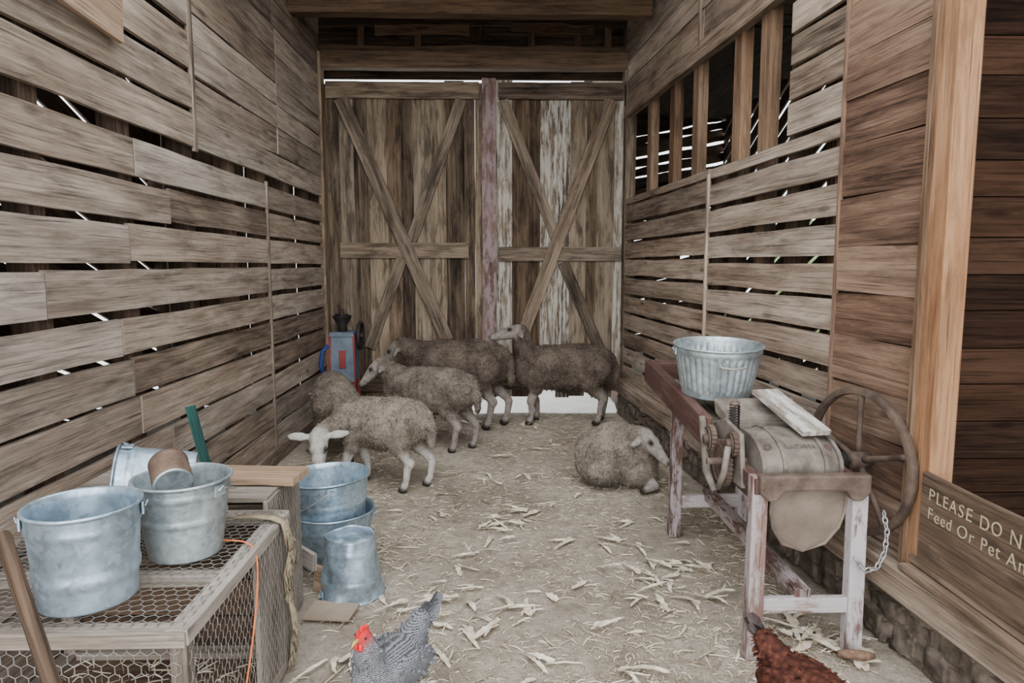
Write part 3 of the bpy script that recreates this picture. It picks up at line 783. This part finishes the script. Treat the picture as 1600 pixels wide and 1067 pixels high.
mb.lathe([(r,0)]+[(r+(.0025 if i%2 else 0),.008+i*.010) for i in range(10)]+[(r+.003,.108),(r-.003,.108),(r-.003,.01),(.001,.008)],None,36)
mb.lathe([(.001,.004),(r-.010,.004),(r-.006,.0),(r+.001,-.001),(r+.002,.004)],None,36,mi=1)
o=mb.build('tin_can',[M_RUST,M_GALV2]); o.matrix_world=TM(-.975,2.05,.838,ry=-68,rz=-58); top(o,'rusty ribbed tin can tilted inside a pail','can')

sx,sy=-.825,3.38
bucket('bucket','bottom galvanized pail of nested stack',TM(sx,sy,.005),.206,.155,.27,(.35,.75),M_GALV,None,.03,group='nested pails')
bucket('bucket','top galvanized pail of nested stack with lug',TM(sx-.012,sy,.13,rx=2,rz=-70),.204,.160,.32,(.3,.62),M_GALV,'down',.03,group='nested pails')
bucket('bucket','crumpled galvanized pail turned upside down',TM(-.665,3.04,.28,rx=180,rz=30),.135,.112,.275,(.2,.7),M_GALV,None,.15)

tub=bucket('washtub','fluted galvanized washtub on the corn sheller',TM(1.070,3.30,.876,rx=4),.205,.162,.235,(.9,),M_GALV2,None,0,36)
tub['category']='tub'
for sg in(-1,1):
    mb=MB(); mb.tube([( -.06,sg*.21,.19),(-.055,sg*.232,.175),(0,sg*.242,.17),(.055,sg*.232,.175),(.06,sg*.21,.19)],.005,8); mb.build('drop_handle',M_WIRE,tub)

# ------------------------------------------------------------------ wire cages
def hexwire(mb,o,Ux,Vx,w,h,cell=.033,r=.0009):
    o=V(o);Ux=V(Ux).normalized();Vx=V(Vx).normalized(); a=cell/math.sqrt(3)
    nx=int(w/cell)+1; ny=int(h/(1.5*a))+1
    for j in range(ny+1):
        for i in range(nx+1):
            cx=i*cell+(cell/2 if j%2 else 0); cy=j*1.5*a
            c=[(cx+a*math.sin(math.radians(60*k)),cy+a*math.cos(math.radians(60*k))) for k in range(6)]
            for k in(0,1,2):
                p=c[k];q=c[k+1]
                if not(0<=p[0]<=w and 0<=q[0]<=w and 0<=p[1]<=h and 0<=q[1]<=h): continue
                P=o+Ux*p[0]+Vx*p[1];Q=o+Ux*q[0]+Vx*q[1]
                mb.tube([P,Q],r*(1.8 if k==1 else 1),3,caps=False,sm=False)
def cage(label,x0,x1,y0,y1,h):
    e=empty('wire_cage',(x0,y0,0)); top(e,label,'cage'); o=(x0,y0,0); t=.045
    for (x,y) in((x0,y0),(x1,y0),(x0,y1),(x1,y1)):
        mb=MB(); xx=x+(t/2 if x==x0 else -t/2); yy=y+(t/2 if y==y0 else -t/2)
        mb.box((xx,yy,h/2),(0,0,h),(t,0,0),(0,t,0),seg=3,wob=.002); mb.build('cage_post',M_GREYW,e,o,bevel=.003)
    for z in(h-.02,.03):
        for (a,b) in(((x0,y0+.02),(x1,y0+.02)),((x1-.025,y0),(x1-.025,y1)),((x0,y1-.02),(x1,y1-.02)),((x0+.02,y0),(x0+.02,y1))):
            mb=MB(); mb.beam((a[0],a[1],z),(b[0],b[1],z),.04,.06,seg=3,wob=.002); mb.build('cage_rail',M_GREYW,e,o,bevel=.003)
    mb=MB(); mb.beam((x0,2.0,h-.02),(x1,2.0,h-.02),.035,.05,seg=3,wob=.002); mb.build('cage_rail',M_GREYW,e,o,bevel=.003)
    for yy in (2.245,2.37,2.475):
        mb=MB(); mb.box((x1-.012,yy,h/2),(0,0,h-.02),(0,.118 if yy<2.4 else .085,0),(.018,0,0),seg=3,wob=.002); mb.build('side_board',M_GREYW,e,o,bevel=.002)
    mb=MB()
    hexwire(mb,(x0,y0-.004,.0),(1,0,0),(0,0,1),x1-x0,h)
    hexwire(mb,(x1+.004,y0,.0),(0,1,0),(0,0,1),y1-y0,h)
    hexwire(mb,(x0,y0,h+.004),(1,0,0),(0,1,0),x1-x0,y1-y0)
    mb.build('chicken_wire',M_WIRE,e,o)
    return e
c1=cage('grey wooden cage covered with chicken wire',-1.62,-.78,1.66,2.52,CT)
mb=MB(); mb.box((-1.2,2.09,.02),(.82,0,0),(0,.84,0),(0,0,.015),seg=4); mb.build('cage_floor',M_DARK,c1,(-1.62,1.66,0))  # dark floor colour stands in for shade inside the cage
mb=MB(); 
for i in range(450): blade(U(-1.55,-.85),U(1.72,2.46),U(.03,.1),U(.003,.006),mb,.035)
mb.build('straw_bedding',M_STRAW,c1,(-1.62,1.66,0))['kind']='stuff'
CY=2.54; CX=-.87
e=empty('wooden_crate',(-1.66,CY,0)); top(e,'weathered board crate faced with chicken wire','crate'); o=(-1.66,CY,0)
mb=MB()
for k,(y0,y1) in enumerate(((CY,CY+.14),(CY+.145,CY+.28),(CY+.285,CY+.41))): mb.box((CX,(y0+y1)/2,.31),(0,0,.60),(0,y1-y0,0),(.02,0,0),seg=3,wob=.003)
z=.02
while z<.6: mb.box((CX-.39,CY+.01,z+.07),(.76,0,0),(0,0,.138),(0,.02,0),seg=3,wob=.003,mi=1); mb.box((CX-.39,CY+.40,z+.07),(.76,0,0),(0,0,.138),(0,.02,0),seg=3); z+=.145  # front boards coloured darker to imitate the dim interior seen through the mesh
for i in range(3): mb.box((CX-.39,CY+.07+i*.135,.615),(.79,0,0),(0,.13,0),(0,0,.02),seg=3,wob=.002)
mb.build('crate_boards',[M_GREYW,M_DARK],e,o,bevel=.002)
mb=MB(); hexwire(mb,(CX+.014,CY,0),(0,1,0),(0,0,1),.41,.61); mb.build('chicken_wire',M_WIRE,e,o)
mb=MB(); mb.beam((-1.34,2.80,.643),(-.79,2.74,.648),.032,.17,seg=4,wob=.002)
o=mb.build('plank',M_TAN,bevel=.003); top(o,'short tan plank lying on the crate','plank')
mb=MB(); mb.beam((-1.21,3.00,.30),(-1.345,3.02,.88),.042,.012,up=(1,0,0),seg=3,wob=.002); o=mb.build('painted_slat',M_TEAL); top(o,'teal painted slat standing upright behind crate','slat')
mb=MB(); mb.beam((-.84,3.08,.06),(-.74,3.03,.05),.12,.02,up=(0,0,1)); o=mb.build('board_offcut',M_TAN); top(o,'small wood offcut leaning near pails','wood scrap')
mb=MB(); mb.beam((-.92,3.10,.17),(-.82,3.01,.16),.08,.02); o=mb.build('board_offcut',M_GREYW); top(o,'small grey wood offcut behind crate','wood scrap')
mb=MB(); mb.prism([(-.82,2.78,.012),(-.62,2.76,.012),(-.60,2.90,.014),(-.80,2.93,.016)],(0,0,.008)); o=mb.build('cardboard_piece',M_CARD); top(o,'flat cardboard scrap on the dirt floor','cardboard')
def ribbon(mb,pts,w,side):
    side=V(side);vs=[];fs=[];uv=[]
    for i,p in enumerate(pts):
        ww=w*U(.75,1.15); p=V(p)
        vs+=[p-side*ww/2,p+V((U(.004,.014),0,0)),p+side*ww/2]
    n=len(pts)
    for i in range(n-1):
        for q in(0,1): fs.append([i*3+q,i*3+q+1,i*3+q+4,i*3+q+3]);uv.append([(0,0)]*4)
    mb.add(vs,fs,uv,None,0,True)
mb=MB(); pts=[(-.93,2.40,.60),(-.86,2.40,.605),(-.80,2.40,.60),(-.765,2.40,.585)]+[(-.758+.012*math.sin(i*.9),2.40+.004*i+.01*math.sin(i*1.3),.56-i*.041) for i in range(13)]
ribbon(mb,pts,.042,(0,1,0))
for i in range(140):
    k=random.choice(pts[3:]); y=k[1]+U(-.025,.025); mb.tube([(k[0]+.008,y,k[2]),(k[0]+U(.0,.022),y+U(-.02,.02),k[2]-U(.02,.06))],.0012,3,caps=False)
o=mb.build('burlap_strip',M_BURLAP); md=o.modifiers.new('s','SOLIDIFY'); md.thickness=.006; top(o,'frayed burlap strip draped over crate corner','burlap')
mb=MB(); P=[(-.98,2.20,.598),(-.88,2.21,.598),(-.80,2.19,.60),(-.765,2.15,.56),(-.757,2.10,.45),(-.757,2.03,.30),(-.762,1.93,.15),(-.755,1.83,.03),(-.74,1.7,.012)]
mb.tube(P,.0032,8); o=mb.build('orange_cord',M_ORANGE); md=o.modifiers.new('s','SUBSURF'); md.levels=2; md.render_levels=2; top(o,'thin orange cord hanging down cage side','cord')
mb=MB(); mb.beam((-.52,1.06,.0),(-1.18,1.615,.86),.045,.03,seg=5,wob=.001); o=mb.build('tool_handle',M_HANDLE,bevel=.01); top(o,'worn wooden tool handle leaning on cage','tool handle')
mb=MB(); mb.beam((-1.6,1.35,2.66),(-1.64,3.2,2.56),.2,.025,seg=5,wob=.003); struct(mb.build('trim_11',M_TAN),'loose pale plank high on the wall')

# ------------------------------------------------------------------ corn sheller
O=(1.16,3.05,0); E=empty('corn_sheller',O); top(E,'antique cast iron corn sheller on wooden legs','machine')
def part(mb,name,mat,bevel=0,label=None):
    o=mb.build(name,mat,E,O,bevel=bevel)
    if label:o['label']=label
    return o
mb=MB(); mb.beam((.975,2.48,.0),(1.00,2.54,.70),.055,.06,up=(0,1,0)); part(mb,'leg',M_PINKP,.004,'worn greyish-pink painted leg')
mb=MB(); mb.beam((1.365,2.49,.0),(1.385,2.54,.70),.055,.06,up=(0,1,0)); part(mb,'leg',M_WHITEP,.004,'chipped white leg')
mb=MB(); mb.beam((.985,3.68,.0),(.985,3.66,.80),.055,.06,up=(0,1,0)); part(mb,'leg',M_PINKP,.004)
mb=MB(); mb.beam((1.36,3.70,.0),(1.36,3.66,.80),.05,.055,up=(0,1,0)); part(mb,'leg',M_WHITEP,.004)
mb=MB(); mb.beam((.98,2.505,.20),(1.37,2.505,.20),.06,.03); part(mb,'cross_rail',M_WHITEP,.003)
mb=MB(); mb.beam((.985,3.68,.20),(1.36,3.68,.20),.07,.03); part(mb,'cross_rail',M_WHITEP,.003)
mb=MB(); mb.beam((1.175,2.50,.235),(1.175,3.70,.235),.055,.06); part(mb,'stretcher',M_PINKP,.004)
mb=MB(); mb.beam((.885,3.95,.89),(.925,2.95,.77),.13,.05,seg=3,wob=.001)
part(mb,'trough_side',M_REDW,.006,'dull dark red-brown feed trough side')
mb=MB(); mb.beam((1.25,3.95,.88),(1.25,2.98,.77),.125,.03,seg=3,wob=.001); part(mb,'trough_side',M_REDW,.004)
mb=MB(); mb.beam((1.08,3.95,.835),(1.08,2.95,.725),.015,.33); part(mb,'trough_floor',M_GREYW)
mb=MB(); mb.beam((.90,3.93,.90),(1.26,3.93,.90),.10,.02); part(mb,'trough_end',M_REDW)
for x in(.995,1.365): 
    mb=MB(); mb.beam((x,2.50,.665),(x,3.70,.705),.06,.045); part(mb,'bed_frame',M_REDW,.004)
prof=[(2.56,.68),(2.55,.72),(2.56,.75),(2.59,.78),(2.64,.805),(2.70,.82),(2.77,.826),(2.84,.82),(2.90,.80),(2.95,.765),(2.98,.68)]
mb=MB(); x0,x1=1.035,1.325
nP=len(prof)
vs=[];fs=[];uv=[]
xs=[x0+(x1-x0)*i/10 for i in range(11)]
for i,x in enumerate(xs):
    k=1.0-.12*abs(i/5-1)**3
    for (y,z) in prof: vs.append((x,2.75+(y-2.75)*k,.68+(z-.68)*k))
for i in range(10):
    for j in range(nP-1): fs.append([i*nP+j,(i+1)*nP+j,(i+1)*nP+j+1,i*nP+j+1]);uv.append([(0,0)]*4)
fs.append(list(range(nP)));uv.append([(0,0)]*nP); fs.append([10*nP+j for j in range(nP)][::-1]);uv.append([(0,0)]*nP)
mb.add(vs,fs,uv,None,0,True)
for x in(x0-.012,1.10,1.26,x1):
    k=.95 if x in(x0-.012,x1) else 1.02
    pts=[(x,2.75+(y-2.75)*k,.68+(z-.68)*(k+.02)) for y,z in prof]; mb.prism(pts,(.014,0,0))
o=part(mb,'cast_housing',M_IRON)
md=o.modifiers.new('e','EDGE_SPLIT'); md.split_angle=math.radians(45)
for (x,y) in((1.06,2.62),(1.30,2.62),(1.06,2.9),(1.30,2.9)):
    mb=MB(); mb.lathe([(.001,0),(.016,0),(.016,.016),(.001,.016)],Matrix.Translation((x,y,.78 if y<2.8 else .785)),6,sm=False)
    part(mb,'bolt',M_IRONR)
cu=bpy.data.curves.new('t','FONT'); cu.body="BATAVIA"; cu.size=.030; cu.extrude=.0015; cu.align_x='CENTER'
to=bpy.data.objects.new('t',cu); COL.objects.link(to); dg=bpy.context.evaluated_depsgraph_get(); me=bpy.data.meshes.new_from_object(to.evaluated_get(dg)); bpy.data.objects.remove(to)
me.materials.clear(); me.materials.append(M_IRON)
o=bpy.data.objects.new('raised_lettering',me); COL.objects.link(o); o.parent=E
o.location=V((1.185,2.597,.790))-V(O); o.rotation_euler=(math.radians(26),0,0)
mb=MB(); mb.prism([(1.04,2.60,.69),(1.34,2.60,.69),(1.32,2.62,.52),(1.06,2.62,.52)],(0,.34,0)); part(mb,'lower_case',M_IRONR,.006)
pts=[(.985,2.475,.715),(1.405,2.475,.715),(1.405,2.475,.645),(1.37,2.475,.615),(1.34,2.475,.615),(1.31,2.475,.655),(1.08,2.475,.655),(1.05,2.475,.615),(1.02,2.475,.615),(.985,2.475,.645)]
mb=MB(); mb.prism(pts,(0,.05,0)); part(mb,'front_casting',M_IRONR,.008)
mb=MB(); vs=[];fs=[];uv=[]
for j in range(13):
    f=j/12
    for i in range(17):
        g=i/8-1
        hw=.148*math.sqrt(max(0,1-max(0,(f-.35)/.65)**2)) if f>.35 else .148
        hw=max(hw,.012)
        x=1.205+hw*g; z=.645-.265*f; y=2.55+.04*f-.012*(1-g*g)
        vs.append((x,y,z))
for j in range(12):
    for i in range(16): a=j*17+i; fs.append([a,a+1,a+18,a+17]);uv.append([(0,0)]*4)
mb.add(vs,fs,uv,None,0,True)
mb.tube([(1.06,2.545,.64),(1.06,2.56,.55),(1.075,2.572,.48),(1.12,2.585,.41),(1.205,2.592,.378),(1.29,2.585,.41),(1.335,2.572,.48),(1.35,2.56,.55),(1.35,2.545,.64)],.007,8)
o=part(mb,'discharge_spout',M_SPOUT)
def wheel(name,c,Rr,rw,rd,spokes,mat,parent,O_,hub=.04,hl=.09,curve=.25,sr=.012,yaw=0,a0=.3):
    M0=Matrix.Translation(c)@Matrix.Rotation(math.radians(yaw),4,'Z')@Matrix.Rotation(math.pi/2,4,'Y')
    mb=MB()
    mb.lathe([(Rr-rd,-rw/2),(Rr-.004,-rw/2),(Rr,-rw/3),(Rr,rw/3),(Rr-.004,rw/2),(Rr-rd,rw/2),(Rr-rd-.004,0),(Rr-rd,-rw/2)],M0,72)
    mb.lathe([(.012,-hl/2),(hub,-hl/2),(hub,-.02),(hub*1.15,0),(hub,.02),(hub,hl/2),(.012,hl/2),(.012,-hl/2)],M0,28)
    for k in range(spokes):
        a=math.tau*k/spokes+a0; pts=[]
        for i in range(7):
            f=i/6; rr=hub*.8+(Rr-rd-hub*.7)*f; an=a+curve*math.sin(f*math.pi)
            pts.append(M0@V((rr*math.cos(an),rr*math.sin(an),0)))
        mb.tube(pts,[sr*1.35,sr*1.2,sr*1.05,sr,sr,sr*1.1,sr*1.4],8)
    return mb.build(name,mat,parent,O_)
fw=wheel('flywheel',(1.485,2.735,.70),.300,.032,.026,5,M_WHEEL,E,O,yaw=12,sr=.0115,curve=.0,a0=.63,hub=.036); fw['label']='dark rusty spoked iron flywheel'
mb=MB(); mb.tube([(.86,2.735,.70),(1.53,2.735,.70)],.014,12); part(mb,'axle',M_IRONR)
mb=MB(); mb.lathe([(.015,-.03),(.035,-.03),(.035,.03),(.015,.03)],Matrix.Translation((1.40,2.735,.70))@Matrix.Rotation(math.pi/2,4,'Y'),20); part(mb,'bearing',M_BLACK)
def gear(c,r,teeth,th,mat):
    mb=MB(); pts=[]
    for k in range(teeth*4):
        a=math.tau*k/(teeth*4); rr=r if k%4 in(0,1) else r*.9
        pts.append(V((c[0],c[1]+rr*math.cos(a),c[2]+rr*math.sin(a))))
    mb.prism(pts,(th,0,0))
    Mx=Matrix.Translation(V(c))@Matrix.Rotation(-math.pi/2,4,'Y')
    mb.lathe([(.001,.02),(.02,.02),(.024,.0),(.024,-.005)],Mx,20)
    mb.lathe([(r*.72,.004),(r*.80,.010),(r*.86,.004)],Mx,36)
    return part(mb,'gear',mat,0)
gear((.93,2.78,.68),.098,30,.022,M_WHEEL); gear((.915,2.90,.75),.062,20,.022,M_IRONR); gear((.945,2.70,.78),.05,16,.02,M_WHEEL)
mb=MB(); mb.prism([(.965,2.62,.62),(.965,2.98,.60),(.965,3.0,.80),(.965,2.86,.85),(.965,2.66,.83)],(.02,0,0)); part(mb,'gear_plate',M_IRON,.006)
mb=MB(); mb.tube([(.90,2.95,.84),(.91,2.93,.72),(.90,2.86,.62),(.91,2.78,.56)],[.014,.018,.018,.012],10); mb.tube([(.90,2.70,.60),(.90,2.64,.68),(.92,2.66,.78)],.013,10)
part(mb,'lever_arm',M_IRON)
mb=MB(); mb.tube([(1.005+.02*math.cos(i*.6),2.84+.02*math.sin(i*.6),.80+.0011*i) for i in range(100)],.0038,6); part(mb,'coil_spring',M_BLACK)
mb=MB(); mb.tube([(1.005,2.84,.76),(1.005,2.84,.94)],.006,8); mb.lathe([(.001,0),(.02,0),(.02,.012),(.001,.012)],Matrix.Translation((1.005,2.84,.912)),16); part(mb,'spring_rod',M_IRONR)
mb=MB(); mb.prism([(1.0,2.90,.79),(1.32,2.90,.79),(1.34,3.02,.84),(.98,3.02,.84)],(0,.03,.06)); mb.box((1.17,2.96,.81),(.34,0,0),(0,.12,0),(0,0,.03)); part(mb,'feed_throat',M_IRON,.004)
mb=MB(); mb.beam((1.20,3.02,.935),(1.265,2.64,.835),.022,.125,seg=3,wob=.002); o=mb.build('plank',M_WHITEPL,bevel=.003); top(o,'chipped white plank resting across machine housing','plank')
mb=MB()
A=[V((1.345,2.46,.40)),V((1.38,2.455,.355)),V((1.43,2.46,.36)),V((1.465,2.47,.42)),V((1.48,2.49,.49)),V((1.48,2.52,.56))]
tot=sum((A[i+1]-A[i]).length for i in range(5)); n=15
def at_(d):
    for i in range(5):
        l=(A[i+1]-A[i]).length
        if d<=l: return A[i].lerp(A[i+1],d/l),(A[i+1]-A[i]).normalized()
        d-=l
    return A[-1],(A[-1]-A[-2]).normalized()
for k in range(n):
    c,d=at_(tot*(k+.5)/n); q=V((0,1,0)).cross(d).normalized(); w=q if k%2 else d.cross(q).normalized(); L=tot/n*.72
    pts=[c+d*L*math.cos(a)*1.0+w*.0085*math.sin(a) for a in np.linspace(0,math.tau,14,endpoint=False)]
    mb.tube(pts,.0028,6,closed=True)
o=mb.build('chain',M_STEEL); top(o,'bright steel chain hanging between leg and flywheel','chain')
mb=MB(); mb.tube([(1.29,2.44,.035),(1.33,2.43,.038),(1.38,2.42,.038),(1.42,2.42,.034)],[.012,.018,.018,.010],14); o=mb.build('corn_cob',M_COB); top(o,'bare brown corn cob on floor by stone footing','corn cob')

# ------------------------------------------------------------------ old grinder near wall
O2=(-1.40,6.2,0); E2=empty('feed_grinder',O2); top(E2,'old blue and red feed grinder with black flywheel','machine')
def part2(mb,name,mat,bevel=.004): return mb.build(name,mat,E2,O2,bevel=bevel)
mb=MB(); mb.prism([(-1.47,6.10,.46),(-1.26,6.10,.46),(-1.27,6.10,.86),(-1.46,6.10,.86)],(0,.25,0)); part2(mb,'cabinet',M_BLUEP)
mb=MB(); mb.prism([(-1.475,6.095,.86),(-1.255,6.095,.86),(-1.26,6.095,.90),(-1.47,6.095,.90)],(0,.26,0)); part2(mb,'cabinet_top',M_BLUEP)
for x in(-1.475,-1.262): 
    mb=MB(); mb.box((x,6.12,.66),(0,0,.44),(.022,0,0),(0,.03,0)); part2(mb,'corner_strip',M_REDP)
mb=MB(); mb.box((-1.36,6.095,.66),(0,0,.16),(.06,0,0),(0,.01,0)); part2(mb,'front_panel',M_REDP)
mb=MB(); mb.lathe([(.001,.90),(.045,.90),(.04,.95),(.085,1.03),(.09,1.04),(.08,1.04),(.001,.96)],Matrix.Translation((-1.38,6.22,0)),28); part2(mb,'hopper',M_BLACK,0)
mb=MB(); mb.tube([(-1.38,6.2,1.0),(-1.38,6.2,1.10)],.02,12); mb.tube([(-1.44,6.2,1.05),(-1.32,6.2,1.05)],.012,10); part2(mb,'crank_head',M_BLACK,0)
wheel('grinder_wheel',(-1.22,6.22,.86),.13,.03,.02,4,M_BLACK,E2,O2,.025,.06,.0,.008)
mb=MB(); mb.tube([(-1.27,6.22,.86),(-1.19,6.22,.86)],.01,8); part2(mb,'axle',M_BLACK,0)
for x in(-1.46,-1.27):
    for y in(6.12,6.33):
        mb=MB(); mb.box((x,y,.23),(0,0,.46),(.03,0,0),(0,.03,0)); part2(mb,'leg',M_REDP)
mb=MB(); mb.tube([(-1.52,6.1,.50),(-1.55,6.08,.62),(-1.53,6.1,.74),(-1.48,6.12,.78)],.02,10); part2(mb,'side_pipe',M_BLUE2,0)

# ------------------------------------------------------------------ sign board
SX=1.548; e=empty('sign_board',(SX,2.41,.41)); top(e,'hand-lettered wooden sign board reading please do not feed','sign')
mb=MB(); mb.box((SX+.012,1.56,.583),(0,1.70,0),(0,0,.335),(.022,0,0),seg=6,wob=.002); mb.build('board',M_SIGN,e,(SX,2.41,.41),bevel=.003)
def sign(txt,z,y,size,sc):
    cu=bpy.data.curves.new('t','FONT'); cu.body=txt; cu.size=size; cu.extrude=.0006; cu.space_character=sc; cu.shear=.06; cu.offset=-.0004
    to=bpy.data.objects.new('t',cu); COL.objects.link(to); dg=bpy.context.evaluated_depsgraph_get(); me=bpy.data.meshes.new_from_object(to.evaluated_get(dg)); bpy.data.objects.remove(to)
    for v in me.vertices:
        q=V((v.co.x*9,v.co.y*9,1)); v.co.y+=size*.12*noise.noise(q); v.co.x+=size*.09*noise.noise(q+V((7,3,2)))
    me.materials.clear(); me.materials.append(M_LETTER)
    o=bpy.data.objects.new('lettering',me); COL.objects.link(o); o.parent=e
    o.matrix_local=Matrix.Translation(V((SX-.0005,y,z))-V((SX,2.41,.41)))@Matrix(((0,0,-1,0),(-1,0,0,0),(0,1,0,0),(0,0,0,1)))
sign("PLEASE DO NOT",.662,2.365,.064,1.18); sign("Feed Or Pet Animals",.594,2.365,.062,1.16)

# ------------------------------------------------------------------ light, world, camera
w=bpy.data.worlds.new('World'); bpy.context.scene.world=w; w.use_nodes=True
bg=w.node_tree.nodes['Background']; bg.inputs[0].default_value=(.92,.96,1.0,1); bg.inputs[1].default_value=3.9
L=bpy.data.lights.new('overcast_sun','SUN'); L.energy=4.1; L.angle=math.radians(80); L.color=(1,.98,.96)
lo=bpy.data.objects.new('overcast_sun',L); COL.objects.link(lo); lo.rotation_euler=(math.radians(64),0,math.radians(-4))
cam=bpy.data.cameras.new('camera'); cam.lens=24.3; cam.sensor_width=36; cam.clip_start=.05
co=bpy.data.objects.new('camera',cam); COL.objects.link(co); co.location=(0,0,1.5)
co.rotation_euler=(math.radians(90-6.39),0,math.radians(-1.33))
bpy.context.scene.camera=co
